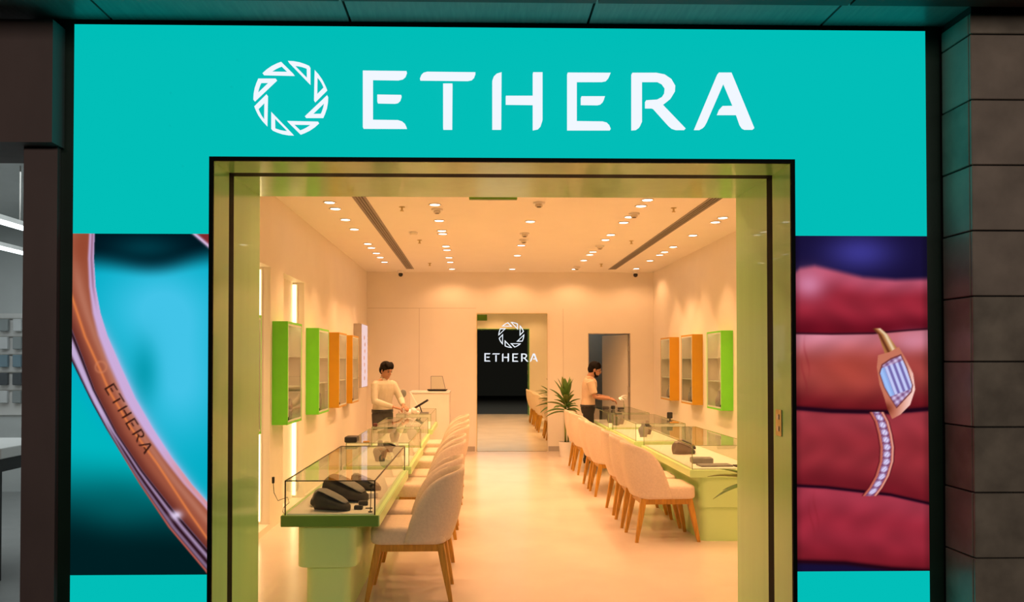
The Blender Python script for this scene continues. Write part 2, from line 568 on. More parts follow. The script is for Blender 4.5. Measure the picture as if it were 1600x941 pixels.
def emblem(name, label, cen, scale, y0, y1, me):
    """cen in metres, scale metres per zoomed pixel"""
    t = thing(name, label, 'emblem', (cen[0], y1, cen[1] - 222 * scale))
    for k in range(8):
        c, s = math.cos(k * math.pi / 4), math.sin(k * math.pi / 4)
        def q(p):
            dx, dy = p[0] - 280, p[1] - 275
            return (cen[0] + (dx * c - dy * s) * scale, cen[1] - (dx * s + dy * c) * scale)
        b = MB()
        b.prism([[q(p) for p in BO], [q(p) for p in BI]], y0, y1)
        b.build('blade', me, t)
    return t

sign('shop_sign', 'large white raised ETHERA lettering on the turquoise header above the entrance', lambda p: P(p[0], p[1], YF - 0.03), YF - 0.03, YF - 0.001, M['white_led'])
emblem('shop_emblem', 'large white ring emblem of eight open blades left of the facade lettering', P(EC[0], EC[1], YF - 0.03), ER * (YF - 0.03) / F_PX, YF - 0.03, YF - 0.001, M['white_led'])

# ------------------------------------------------------------------ poster screens (flat pictures)
def cmix(a, b, t):
    return a + (b - a) * t[..., None]
def sstep(a, b, x):
    t = np.clip((x - a) / (b - a), 0, 1)
    return t * t * (3 - 2 * t)
def col(*c):
    return np.array(c, float)
def curve_x(pts, y):
    pts = sorted(pts, key=lambda p: p[1])
    return np.interp(y, [p[1] for p in pts], [p[0] for p in pts])
def curve_y(pts, x):
    return np.interp(x, [p[0] for p in pts], [p[1] for p in pts])
def inside(poly, x, y):
    r = np.zeros(x.shape, bool)
    n = len(poly)
    for i in range(n):
        x0, y0 = poly[i]
        x1, y1 = poly[(i + 1) % n]
        if y0 == y1:
            continue
        c = ((y0 > y) != (y1 > y)) & (x < (x1 - x0) * (y - y0) / (y1 - y0) + x0)
        r ^= c
    return r
def blob(x, y, cx, cy, rx, ry):
    return np.exp(-(((x - cx) / rx) ** 2 + ((y - cy) / ry) ** 2))

def ring_picture(x, y):
    c = np.zeros(x.shape + (3,)) + col(0, 172, 196)
    c = cmix(c, col(66, 196, 232), np.clip(blob(x, y, 250, 480, 90, 70) + blob(x, y, 280, 600, 70, 90), 0, 1))
    c = cmix(c, col(0, 150, 170), 0.8 * blob(x, y, 225, 585, 22, 50))
    c = cmix(c, col(0, 20, 30), (1 - sstep(385, 432, y + 0.05 * (x - 140) - 18 * blob(x, y, 240, 400, 60, 60))))
    c = cmix(c, col(0, 66, 78), 0.75 * blob(x, y, 225, 388, 55, 20))
    low = sstep(-40, 40, y - (600 + 1.2 * (x - 115)))
    c = cmix(c, col(0, 180, 190), low)
    c = cmix(c, col(0, 30, 34), low * sstep(690, 850, y - 0.1 * (x - 115)))
    c = cmix(c, col(0, 95, 100), low * 0.5 * blob(x, y, 190, 790, 60, 40))
    xi = curve_x([(147, 360), (146, 405), (149, 449), (157, 491), (168, 526), (188, 572), (212, 624), (240, 672), (270, 718), (300, 758), (328, 790), (420, 905)], y)
    xo = curve_x([(60, 400), (114, 519), (130, 560), (149, 611), (184, 678), (224, 737), (270, 795), (324, 858), (370, 910)], y)
    xe = curve_x([(80, 500), (115, 571), (145, 632), (166, 670), (218, 756), (264, 825), (321, 893), (330, 905)], y)
    wb = np.maximum(xi - xo, 1)
    t = (x - xo) / wb
    cop = np.zeros(x.shape + (3,)) + col(158, 84, 62)
    cop = cmix(cop, col(110, 50, 42), 1 - sstep(0, 0.35, t))
    cop = cmix(cop, col(186, 118, 96), 0.8 * np.exp(-((t - 0.62) / 0.12) ** 2))
    cop = cmix(cop, col(140, 60, 36), 0.6 * blob(x, y, 120, 385, 30, 40))
    xl = curve_x([(100, 430), (115, 473), (133, 527), (160, 586), (171, 612), (204, 668), (247, 727), (299, 806), (330, 850)], y)
    cop = cmix(cop, col(236, 132, 70), 0.85 * np.exp(-((x - xl) / 2.2) ** 2))
    hw = np.interp(y, [365, 450, 560, 640, 720, 800], [10, 12, 20, 22, 16, 12])
    d = xi - x
    cop = cmix(cop, col(206, 176, 226), sstep(hw * 1.05, hw * 0.6, d) * 0.95)
    cop = cmix(cop, col(120, 66, 80), 0.6 * np.exp(-((d - hw * 0.35) / 2.0) ** 2) * sstep(500, 420, y))
    cop = cmix(cop, col(214, 150, 160), sstep(690, 760, y) * sstep(hw * 1.1, hw * 0.3, d))
    m = ((x <= xi) & (x >= xo))
    c = np.where(m[..., None], cop, c)
    soft = np.clip(np.exp(-np.maximum(x - xi, 0) / 7), 0, 1) * (x > xi) * sstep(470, 560, y)
    c = cmix(c, col(180, 190, 236), 0.8 * soft)
    we = np.maximum(xo - xe, 1)
    u = (x - xe) / we
    rim = np.zeros(x.shape + (3,)) + col(196, 172, 214)
    rim = cmix(rim, col(38, 12, 24), 1 - sstep(0.0, 0.34, np.abs(u - 0.02)))
    rim = cmix(rim, col(32, 8, 16), np.exp(-((u - 0.88) / 0.13) ** 2))
    rim = cmix(rim, col(40, 12, 22), np.exp(-((u - 0.45) / 0.16) ** 2) * sstep(640, 720, y))
    rim = cmix(rim, col(196, 100, 84), np.exp(-((u - 0.06) / 0.06) ** 2) * sstep(640, 740, y))
    m = (x < xo) & (x >= xe)
    c = np.where(m[..., None], rim, c)
    c = cmix(c, col(240, 225, 255), 0.9 * blob(x, y, 277, 806, 9, 7))
    # engraved lettering along the band
    L = Vector((64, 104)).normalized()
    U = Vector((L.y, -L.x))
    s = 121 / 612.0
    gx = ((x - 163) * L.x + (y - 609) * L.y) / s + 567
    gy = 201 - ((x - 163) * U.x + (y - 609) * U.y) / s
    ink = np.zeros(x.shape, bool)
    for _, loops in GLYPHS:
        for l in loops:
            ink |= inside(l, gx, gy)
    c = np.where(ink[..., None], c * 0.22 + col(28, 8, 8) * 0.8, c)
    em = np.abs(np.hypot(x - 158, y - 575) - 8.5)
    c = cmix(c, col(208, 128, 92), 0.55 * np.exp(-(em / 1.8) ** 2))
    k = y - (366 + (x - 300) * 0.85)
    corner = (x > 296) & (k < 0)
    c = np.where(corner[..., None], col(128, 40, 44), c)
    c = cmix(c, col(214, 190, 230), np.exp(-((k + 2) / 3.5) ** 2) * (x > 292))
    return c

def hand_picture(x, y):
    c = np.zeros(x.shape + (3,)) + col(22, 16, 52)
    c = cmix(c, col(58, 54, 138), np.clip(blob(x, y, 1345, 395, 55, 30), 0, 1))
    f1 = curve_y([(1240, 432), (1252, 420), (1275, 416), (1310, 424), (1350, 434), (1400, 438), (1450, 436)], x)
    f2 = curve_y([(1240, 522), (1300, 523), (1365, 522), (1420, 517), (1450, 515)], x)
    f3 = curve_y([(1240, 638), (1300, 643), (1340, 644), (1390, 645), (1450, 640)], x)
    f4 = curve_y([(1240, 759), (1290, 762), (1340, 768), (1390, 774), (1450, 788)], x)
    f5 = curve_y([(1240, 877), (1320, 880), (1390, 889), (1450, 893)], x)
    n = 0.5 + 0.25 * np.sin(x * 0.11 + 2 * np.sin(y * 0.07)) + 0.25 * np.sin(y * 0.13 + 1.7 * np.sin(x * 0.05) + 1)
    def finger(c, a, b, top, mid, bot, hl, soft=2.0):
        v = (y - a) / np.maximum(b - a, 1)
        s = np.zeros(x.shape + (3,)) + mid
        s = cmix(s, top, hl * sstep(0.42, 0.02, v))
        s = cmix(s, bot, sstep(0.6, 1.0, v))
        s = s * (0.93 + 0.12 * n[..., None])
        k = sstep(-soft, soft, y - a) * (1 - sstep(-soft * 0.3, soft, y - b))
        return cmix(c, s, k)
    c = finger(c, f1, f2 - 2, col(190, 92, 118), col(150, 38, 54), col(104, 14, 30), 0.8 + 0 * x, 6)
    c = cmix(c, col(216, 140, 176), 0.8 * blob(x, y, 1266, 446, 26, 22))
    c = finger(c, f2, f3 - 3, col(214, 136, 156), col(158, 64, 60), col(104, 20, 28), 0.95 * (0.5 + 0.5 * np.abs(np.cos((x - 1290) / 70))))
    c = cmix(c, col(226, 150, 176), 0.6 * blob(x, y, 1425, 535, 30, 16))
    c = cmix(c, col(188, 74, 56), 0.5 * blob(x, y, 1330, 580, 50, 40))
    c = finger(c, f3 + 3, f4 - 2, col(164, 58, 68), col(146, 44, 52), col(112, 24, 34), 0.8 + 0 * x)
    c = finger(c, f4 + 2, f5 - 2, col(168, 58, 76), col(152, 40, 56), col(122, 26, 38), 0.8 + 0 * x)
    for f, wd in ((f2, 1.5), (f3, 4.0), (f4, 2.5), (f5, 4.0)):
        c = cmix(c, col(36, 4, 14), 0.85 * np.exp(-((y - f) / wd) ** 2))
    for cx, cy in ((1262, 560), (1258, 590), (1275, 800), (1268, 815)):
        c = cmix(c, col(130, 30, 40), 0.3 * np.exp(-((x - cx - 4 * np.sin((y - cy) / 14)) / 1.8) ** 2) * np.exp(-((y - cy) / 26) ** 2))
    # first ring: band, bezel, long cut stone
    bx = curve_x([(1370, 514), (1380, 524), (1388, 540), (1394, 552)], y)
    m = np.abs(x - bx) < np.interp(y, [514, 552], [6, 12])
    m &= (y > 514) & (y < 556)
    g = np.zeros(x.shape + (3,)) + col(176, 116, 66)
    g = cmix(g, col(236, 208, 170), np.exp(-((x - bx - 4) / 3) ** 2))
    g = cmix(g, col(96, 44, 26), np.exp(-((x - bx + 5) / 2.5) ** 2))
    c = np.where(m[..., None], g, c)
    bez = [(1372, 556), (1370, 575), (1374, 602), (1381, 622), (1386, 641), (1393, 656), (1406, 649), (1421, 634), (1429, 610), (1426, 585), (1415, 562), (1404, 543), (1390, 551)]
    m = inside(bez, x, y)
    g = np.zeros(x.shape + (3,)) + col(198, 116, 92)
    g = cmix(g, col(250, 206, 196), sstep(-8, 20, (x - 1400) * 0.9 + (y - 600) * 0.15 - 8))
    g = cmix(g, col(120, 46, 30), blob(x, y, 1384, 640, 10, 10))
    c = np.where(m[..., None], g, c)
    st = [(1375, 585), (1379, 572), (1392, 563), (1407, 557), (1416, 577), (1424, 603), (1422, 613), (1411, 625), (1400, 637), (1391, 622), (1382, 606)]
    rim_ = [(1400 + (p[0] - 1400) * 1.08, 597 + (p[1] - 597) * 1.07) for p in st]
    c = np.where(inside(rim_, x, y)[..., None], col(120, 60, 62), c)
    m = inside(st, x, y)
    a1 = (x - 1400) * 0.94 - (y - 597) * 0.34
    b1 = (x - 1400) * 0.34 + (y - 597) * 0.94
    stripe = sstep(0.25, 0.7, 0.5 + 0.5 * np.sin(a1 * 0.72 + 0.4))
    g = cmix(np.zeros(x.shape + (3,)) + col(116, 104, 170), col(196, 202, 246), stripe)
    g = cmix(g, col(150, 190, 246), (a1 < -10) * 0.8)
    fac = 0.5 + 0.5 * np.sin(a1 * 0.45 + b1 * 0.3) * np.sin(b1 * 0.5 - a1 * 0.2)
    g2 = cmix(np.zeros(x.shape + (3,)) + col(120, 76, 120), col(214, 200, 236), fac)
    g = np.where(((b1 > 19) | (b1 < -27))[..., None], g2, g)
    c = np.where(m[..., None], g, c)
    # second ring with a row of small stones
    rx = curve_x([(1369, 645), (1377, 660), (1382, 680), (1385, 700), (1384, 722), (1377, 745), (1367, 763), (1357, 776)], y)
    m = (np.abs(x - rx) < 12) & (y > 645) & (y < 776)
    dx = x - rx
    g = np.zeros(x.shape + (3,)) + col(120, 60, 90)
    ph = (y - 648) % 11.5 - 5.75
    r = np.hypot(dx, ph)
    g = cmix(g, col(222, 214, 246), sstep(6.6, 3.0, r))
    g = cmix(g, col(150, 128, 190), 0.6 * (np.sin(dx * 1.3 + ph) > 0.4))
    g = cmix(g, col(196, 104, 84), sstep(5.5, 7.5, np.abs(dx)))
    g = cmix(g, col(238, 170, 150), sstep(7.0, 9.0, dx))
    g = cmix(g, col(90, 16, 28), sstep(9.0, 11.5, np.abs(dx)))
    c = np.where(m[..., None], g, c)
    edge = np.minimum(x - 1244, 1449 - x)
    return c * (0.8 + 0.2 * sstep(0, 12, edge))[..., None]

def poster(name, label, x0, x1, fn, px0, px1):
    nx, ny = 165, 420
    xs = np.linspace(x0, x1, nx + 1)
    zs = np.linspace(PZ0, PZ1, ny + 1)
    gx, gz = np.meshgrid(xs, zs)
    ppx = px0 + (gx - x0) / (x1 - x0) * (px1 - px0)
    py1, py0 = (366, 899) if px0 < 700 else (369, 893)
    ppy = py0 + (gz - PZ0) / (PZ1 - PZ0) * (py1 - py0)
    sx_, sy_ = (px1 - px0) / nx / 3, (py0 - py1) / ny / 3
    c = sum(np.clip(fn(ppx + i * sx_, ppy + j * sy_), 0, 255) for i in (-1, 0, 1) for j in (-1, 0, 1)) / 9 / 255.0
    c = np.where(c <= 0.04045, c / 12.92, ((c + 0.055) / 1.055) ** 2.4)
    t = thing(name, label, 'display', ((x0 + x1) / 2, YF, PZ0))
    me = bpy.data.meshes.new('picture')
    nv = (nx + 1) * (ny + 1)
    co = np.zeros((nv, 3), np.float32)
    co[:, 0] = gx.ravel() - t.location.x
    co[:, 1] = 0.0
    co[:, 2] = gz.ravel() - t.location.z
    i = (np.arange(ny)[:, None] * (nx + 1) + np.arange(nx)[None, :]).ravel()
    fs = np.stack([i, i + 1, i + nx + 2, i + nx + 1], 1)
    me.from_pydata(co.tolist(), [], fs.tolist())
    at = me.color_attributes.new('picture', 'FLOAT_COLOR', 'POINT')
    at.data.foreach_set('color', np.concatenate([c.reshape(-1, 3), np.ones((nv, 1))], 1).astype(np.float32).ravel())
    m = bpy.data.materials.new(name + '_picture')
    m.use_nodes = True
    nt = m.node_tree
    nt.nodes.clear()
    out = nt.nodes.new('ShaderNodeOutputMaterial')
    em = nt.nodes.new('ShaderNodeEmission')
    ca = nt.nodes.new('ShaderNodeVertexColor')
    ca.layer_name = 'picture'
    nt.links.new(ca.outputs[0], em.inputs[0])
    nt.links.new(em.outputs[0], out.inputs[0])
    me.materials.append(m)
    o = bpy.data.objects.new('picture', me)
    COL.objects.link(o)
    o.parent = t
    box('screen_body', M['black'], x0, x1, YF + 0.002, YF + 0.1, PZ0 + 0.001, PZ1 - 0.001, t)
    return t

poster('poster_screen', 'tall lit picture screen of a copper ring close-up on blue, left of the entrance', TX0, e0, ring_picture, 113, 326)
poster('poster_screen', 'tall lit picture screen of fingers wearing two diamond rings, right of the entrance', e1, TX1, hand_picture, 1244, 1449)

# ------------------------------------------------------------------ soffit over the shop front
SZ = P(745, 34, YF)[1]
so = thing('soffit', 'dark metal panelled soffit above the shop front', None, (0, 3.6, SZ), kind='structure')
jx = [P(173, 38, 3.8)[0], P(547, 38, 3.8)[0], P(919, 38, 3.8)[0], P(1284, 38, 3.8)[0]]
pw = (jx[3] - jx[0]) / 3
xs = [jx[0] - pw * 2, jx[0] - pw] + jx + [jx[3] + pw, jx[3] + 2 * pw]
for i in range(len(xs) - 1):
    box('soffit_panel', M['soffit'], xs[i] + 0.006, xs[i + 1] - 0.006, 3.535, 3.93, SZ, SZ + 0.03, so)
    box('soffit_panel', M['beam'], xs[i] + 0.006, xs[i + 1] - 0.006, 3.05, 3.52, SZ - 0.035, SZ + 0.03, so)
box('soffit_backing', M['black'], xs[0], xs[-1], 3.05, 3.94, SZ + 0.03, SZ + 0.06, so)

# ------------------------------------------------------------------ stone pillar on the right
PX = P(1470, 470, YF)[0] + 0.012
YP = 3.57
PXR = PX + 1.3
sp = thing('stone_pillar', 'stone clad pillar right of the shop front', None, (PX + 0.65, YP + 0.2, 0), kind='structure')
box('core', M['grout'], PX + 0.012, PXR, YP + 0.012, 4.44, 0, SZ - 0.001 + 0.0, sp)
zs = [P(1560, 463 + k * 102.4, YP)[1] for k in range(-4, 8)]
th = zs[0] - zs[1]
zz = [zs[0] + th] + zs
g = 0.0035
for i in range(len(zz) - 1):
    z1, z0 = min(zz[i], SZ - 0.04), max(zz[i + 1], 0)
    if z1 - z0 < 0.02:
        continue
    dd = random.uniform(0, 0.004)
    mm = M['stone'] if random.random() < 0.6 else M['stone2']
    b = MB()
    b.rbox(PX - dd, PX + 0.02, YP + g + 0.012, YF - 0.004 + 0.0, z0 + g, z1 - g, 0.003, 1)
    b.build('stone_tile', mm, sp)
    off = 0.0
    for k in range(3):
        xa, xb = PX + k * 0.6, min(PX + (k + 1) * 0.6, PXR)
        if xb - xa < 0.05:
            continue
        mm = M['stone'] if random.random() < 0.6 else M['stone2']
        dd = random.uniform(0, 0.004)
        b = MB()
        b.rbox(xa + g * (k > 0), xb - g, YP - dd, YP + 0.014, z0 + g, z1 - g, 0.003, 1)
        b.build('stone_tile', mm, sp)

# ------------------------------------------------------------------ neighbouring shop on the left
bl0, _ = P(-160, 120, 3.70)
bx1 = P(82, 120, 3.70)[0]
bz0 = P(40, 222, 3.70)[1]
struct(box('wall_bulkhead', M['brown'], bl0 - 1.2, bx1, 3.70, 4.1, bz0, SZ - 0.05), 'brown grey bulkhead over the neighbouring shop window')
cx0, cx1 = P(34, 600, 3.78)[0], P(87, 600, 3.78)[0]
struct(box('wall_column', M['brown'], cx0, cx1, 3.78, 4.1, 0, bz0), 'brown grey column between the two shops')
w1 = thing('window_1', 'glass front of the neighbouring shop', None, (cx0 - 1.0, 3.95, 0), kind='structure')
box('glass_pane', M['glass_n'], cx0 - 2.2, cx0, 3.95, 3.965, 0.05, bz0, w1)
box('sill', M['black'], cx0 - 2.2, cx0, 3.92, 4.0, 0, 0.05, w1)
NX0, NX1, NY1 = -7.6, XL - 0.26, 9.6
b = MB()
b.box(NX0, NX1, NY1, NY1 + 0.1, 0, 3.3).box(NX0 - 0.1, NX0, 4.1, NY1, 0, 3.3)
b.box(NX1 - 0.05, NX1, 4.1, NY1, 0, 3.3)
struct(b.build('wall_neighbour', M['grey']), 'pale grey walls inside the neighbouring shop')
struct(box('floor_neighbour', M['greyfloor'], NX0, NX1 - 0.05, 3.9, NY1, -0.1, 0.002), 'grey floor of the neighbouring shop')
struct(box('ceiling_neighbour', M['grey'], NX0, NX1 - 0.05, 4.1, NY1, 3.3, 3.4), 'grey ceiling of the neighbouring shop')
for i, (yy, xx) in enumerate(((6.2, -3.95), (7.9, -4.85))):
    t = thing('tube_light', ['nearer white tube light inside the neighbouring shop', 'farther white tube light inside the neighbouring shop'][i], 'light', (xx, yy, 2.75), group='neighbour tube lights')
    box('tube', M['cool'], xx - 0.02, xx + 0.02, yy - 0.6, yy + 0.6, 2.75, 2.78, t)
    box('housing', M['whitepl'], xx - 0.03, xx + 0.03, yy - 0.62, yy + 0.62, 2.78, 2.82, t)
    for s in (-0.5, 0.5):
        box('rod', M['metal'], xx - 0.004, xx + 0.004, yy + s - 0.004, yy + s + 0.004, 2.82, 3.3, t)
light('neighbour_light', 'AREA', (-4.6, 6.6, 3.25), 62, (0.92, 0.97, 1.0), shape='RECTANGLE', size=3.5, size_y=3.5)
# rack of hanging packs on the back wall
rk = thing('display_rack', 'white wall rack of small hanging packs in the neighbouring shop', 'rack', (-5.6, NY1 - 0.02, 1.0))
box('back_board', M['whitepl'], -6.4, -4.9, NY1 - 0.03, NY1 - 0.001, 0.95, 2.2, rk)
for r_ in range(5):
    z = 1.1 + r_ * 0.22
    box('rail', M['metal'], -6.4, -4.9, NY1 - 0.05, NY1 - 0.03, z + 0.15, z + 0.16, rk)
    for k in range(9):
        x = -6.34 + k * 0.165
        pk = MB()
        pk.rbox(x, x + 0.10, NY1 - 0.10, NY1 - 0.05, z, z + 0.15, 0.006, 1)
        cc = random.choice([('pack_grey', (0.35, 0.38, 0.38)), ('pack_white', (0.75, 0.76, 0.76)), ('pack_dark', (0.10, 0.11, 0.12)), ('pack_blue', (0.22, 0.32, 0.38))])
        pk.build('pack', mat(cc[0], cc[1], 0.5), rk)
tb = thing('display_table', 'white topped table with a dark frame in the neighbouring shop', 'table', (-3.9, 6.0, 0))
box('table_top', M['whitepl'], -4.6, -3.42, 5.6, 6.4, 0.90, 0.98, tb, 0.008)
box('apron', M['blk'], -4.56, -3.46, 5.64, 6.36, 0.80, 0.90, tb)
for x in (-4.54, -3.53):
    for y in (5.66, 6.29):
        box('leg', M['blk'], x, x + 0.05, y, y + 0.05, 0, 0.80, tb)

# ------------------------------------------------------------------ ceiling fittings
DL = [
    ('left wall row', -1.49, [7.78, 8.1, 8.72, 9.35, 10.5, 10.86, 11.4, 11.85, 12.4], 'small recessed downlight in the row along the left wall'),
    ('left aisle row', -0.43, [7.87, 8.76, 9.44, 9.66, 10.7, 11.05, 11.85, 12.4, 13.3], 'small recessed downlight in the second row from the left wall'),
    ('centre row', 0.615, [8.8, 10.6, 11.6, 13.3], 'small recessed downlight in the sparse middle row'),
    ('right aisle row', 1.70, [7.6, 7.9, 8.5, 8.84, 9.7, 10.1, 11.2, 11.5, 12.15, 13.3], 'small recessed downlight in the second row from the right wall'),
    ('right wall row', 2.755, [8.53, 8.8, 9.72, 10.7, 11.2, 11.5, 12.15, 13.2], 'small recessed downlight in the row along the right wall'),
]
NEAR = {-1.49: [5.3, 6.4], -0.43: [5.3, 6.5], 0.615: [5.2, 6.9], 1.70: [5.3, 6.3], 2.755: [5.4, 6.6, 7.5]}
proto = None
for gname, x, ys_, lab in DL:
    for y in ys_ + NEAR[x]:
        out = y in NEAR[x]
        nth = (ys_ + NEAR[x]).index(y) if not out else NEAR[x].index(y)
        nth = (ORD + ['ninth', 'tenth'])[nth]
        if proto is None:
            proto = thing('downlight', lab, 'light', (0, 0, 0))
            MB().lathe((0, 0, 0), [(0.050, 0.0), (0.064, -0.002), (0.066, -0.007), (0.058, -0.009), (0.050, -0.004)], 24).build('trim_ring', M['whitepl'], proto, True)
            MB().cyl((0, 0), 0.049, -0.006, -0.003, 20).build('lens', M['lamp'], proto)
            t = proto
        else:
            t = copy_tree(proto)
        t.location = (x, y, ZC)
        tag(t, lab.replace('small recessed downlight', 'small recessed downlight, %s from the entrance,' % nth) if not out else 'recessed downlight above the portal, %s of the ' % nth + gname, 'light', 'downlights of the ' + gname if not out else 'downlights near the entrance, ' + gname)
        near_wall = abs(x - XL) < 0.6 or abs(x - XR) < 0.6
        sp_ = light('downlight_lamp', 'SPOT', (x, y, ZC - 0.02), SPOT_W * (0.5 if y > 13 else 1.0 if near_wall else 1.0), WARM, spot_size=R(150 if y > 13 else 76 if near_wall else 132), spot_blend=0.55, shadow_soft_size=0.045)

for i, (px, py, w0) in enumerate(((567, 314, 0.125), (1115, 318, 0.125))):
    X = (-1.155, 2.355)[i]
    t = thing('air_diffuser', ['long grey linear air slot in the left half of the ceiling', 'long grey linear air slot in the right half of the ceiling'][i], 'vent', (X, 9.6, ZC - 0.006), group='linear ceiling diffusers')
    box('slot', M['grille'], X - 0.052, X + 0.052, 6.0, 13.32, ZC - 0.003, ZC - 0.0005, t)
    for s in (-1, 1):
        box('flange', M['grille'], X + s * 0.052, X + s * 0.066, 6.0, 13.32, ZC - 0.006, ZC - 0.0005, t)
    for k in (-1, 0, 1):
        box('blade', mat('grille_dark', (0.12, 0.105, 0.09), 0.6), X + k * 0.03 - 0.004, X + k * 0.03 + 0.004, 6.02, 13.30, ZC - 0.008, ZC - 0.003, t)

# swivelling spot fittings
for i, (x, y) in enumerate(((-0.42, 8.1), (0.63, 7.75), (0.60, 9.6), (0.62, 10.1), (1.71, 8.3), (1.71, 10.62), (1.70, 13.0))):
    where = ['in the second row from the left', 'in the middle row, nearest the entrance', 'in the middle row, second from the entrance', 'in the middle row, farthest back', 'in the second row from the right, nearest the entrance', 'in the second row from the right, halfway back', 'in the second row from the right, by the back wall'][i]
    t = thing('ceiling_spotlight', 'unlit swivel ceiling spotlight ' + where, 'light', (x, y, ZC - 0.10), group='swivel ceiling spotlights')
    MB().cyl((x, y), 0.060, ZC - 0.018, ZC - 0.0005).build('base_ring', M['whitepl'], t, 'auto')
    MB().cyl((x, y), 0.036, ZC - 0.045, ZC - 0.018).build('body', mat('greige_fitting', (0.74, 0.68, 0.58), 0.5), t, 'auto')
    MB().cyl((x, y), 0.024, ZC - 0.050, ZC - 0.045).build('bezel', mat('brown_bezel', (0.12, 0.09, 0.05), 0.5), t, 'auto')
for i, (x, y) in enumerate(((-0.78, 8.0), (-0.76, 10.18), (1.63 + 0.0, 8.0 + 0.0), (2.06, 10.18), (-0.77, 12.55), (2.05, 12.6))):
    if i == 2:
        x = 1.645 + 0.42
    t = thing('sprinkler', 'small ceiling sprinkler head ' + ['left of the middle, nearest the entrance', 'left of the middle, halfway back', 'right of the middle, nearest the entrance', 'right of the middle, halfway back', 'left of the middle, near the back wall', 'right of the middle, near the back wall'][i], 'sprinkler', (x, y, ZC - 0.05), group='sprinkler heads')
    MB().cyl((x, y), 0.030, ZC - 0.006, ZC - 0.0005, 16).build('escutcheon', M['brass'], t, 'auto')
    MB().cyl((x, y), 0.010, ZC - 0.04, ZC - 0.006, 10).build('stem', M['brass'], t, 'auto')
    MB().cyl((x, y), 0.020, ZC - 0.046, ZC - 0.04, 12).build('deflector', M['brass'], t, 'auto')
x, y = -0.79, 9.55
t = thing('smoke_detector', 'round pale smoke detector on the ceiling left of the middle', 'detector', (x, y, ZC - 0.04))
MB().cyl((x, y), 0.055, ZC - 0.022, ZC - 0.0005).build('base', M['whitepl'], t, 'auto')
MB().cyl((x, y), 0.045, ZC - 0.04, ZC - 0.022, 24, 0.052).build('cap', M['ceil'], t, 'auto')
for i, px in enumerate((626, 993)):
    x, z = P(px, 429, 13.55)
    t = thing('security_camera', ['black dome camera at the back left of the ceiling', 'black dome camera at the back right of the ceiling'][i], 'camera', (x, 13.55, ZC - 0.12), group='dome cameras')
    MB().cyl((x, 13.55), 0.050, ZC - 0.05, ZC - 0.0005).build('mount', M['whitepl'], t, 'auto')
    MB().ell((x, 13.55, ZC - 0.072), (0.040, 0.040, 0.042)).build('dome', M['blk'], t, True)
# green hanging sign box just inside the entrance
yh = 5.6
x0, zb = P(733, 312, yh)
x1 = P(808, 312, yh)[0]
t = thing('hanging_sign', 'flat green sign box hanging from the ceiling just inside the entrance', 'sign', ((x0 + x1) / 2, yh, zb))
box('panel', mat('exit_green', (0.10, 0.25, 0.01), 0.4), x0, x1, yh - 0.02, yh + 0.02, zb, zb + 0.17, t, 0.004)
for s in (0.08, 0.92):
    xx = x0 + (x1 - x0) * s
    box('rod', M['metal'], xx - 0.003, xx + 0.003, yh - 0.003, yh + 0.003, zb + 0.17, ZC, t)

# ------------------------------------------------------------------ mirror and small sign on the back wall
mx0, mx1 = P(745.5, 600, YB)[0], P(855, 600, YB)[0]
mz1 = P(800, 490.5, YB)[1]
t = thing('wall_mirror', 'tall tinted mirror on the back wall behind the small lit lettering', 'mirror', ((mx0 + mx1) / 2, YB, 0))
box('mirror_glass', M['mirror'], mx0, mx1, YB - 0.016, YB - 0.006, 0.005, mz1, t)
box('glow_painted_backing', mat('painted_edge_glow', (0.75, 0.62, 0.30), 0.5), mx0 - 0.012, mx1 + 0.004, YB - 0.006, YB - 0.0005, 0.0, mz1 + 0.012, t)  # yellow colour stands for the backlit glow along the mirror's edge
sc_ = (840.5 - 757) / (1179 - 567)
sign('wall_lettering', 'small lit white ETHERA lettering in front of the back wall mirror', lambda p: P(757 + (p[0] - 567) * sc_, 552 + (p[1] - 110) * sc_ * 1.08, YB - 0.04), YB - 0.045, YB - 0.025, M['white_led'])
emblem('wall_emblem', 'small lit white ring emblem above the back wall lettering', P(799, 523.5, YB - 0.04), 20.5 / 222 * YB / F_PX, YB - 0.045, YB - 0.025, M['white_led'])

# ------------------------------------------------------------------ wall cabinets
def bust_mesh(b, c, s=1.0):
    rs = []
    for z, rx, ry, oy in ((0, .050, .034, 0), (0.02, .054, .037, 0), (0.055, .066, .040, 0), (0.10, .078, .038, .0), (0.135, .070, .034, .006), (0.155, .042, .028, .010), (0.175, .030, .025, .012), (0.215, .027, .023, .014), (0.225, .020, .016, .014)):
        rs.append([(c[0] + s * (oy + ry * math.cos(2 * math.pi * k / 18)), c[1] + s * rx * math.sin(2 * math.pi * k / 18), c[2] + s * z) for k in range(18)])
    b.rings(rs)

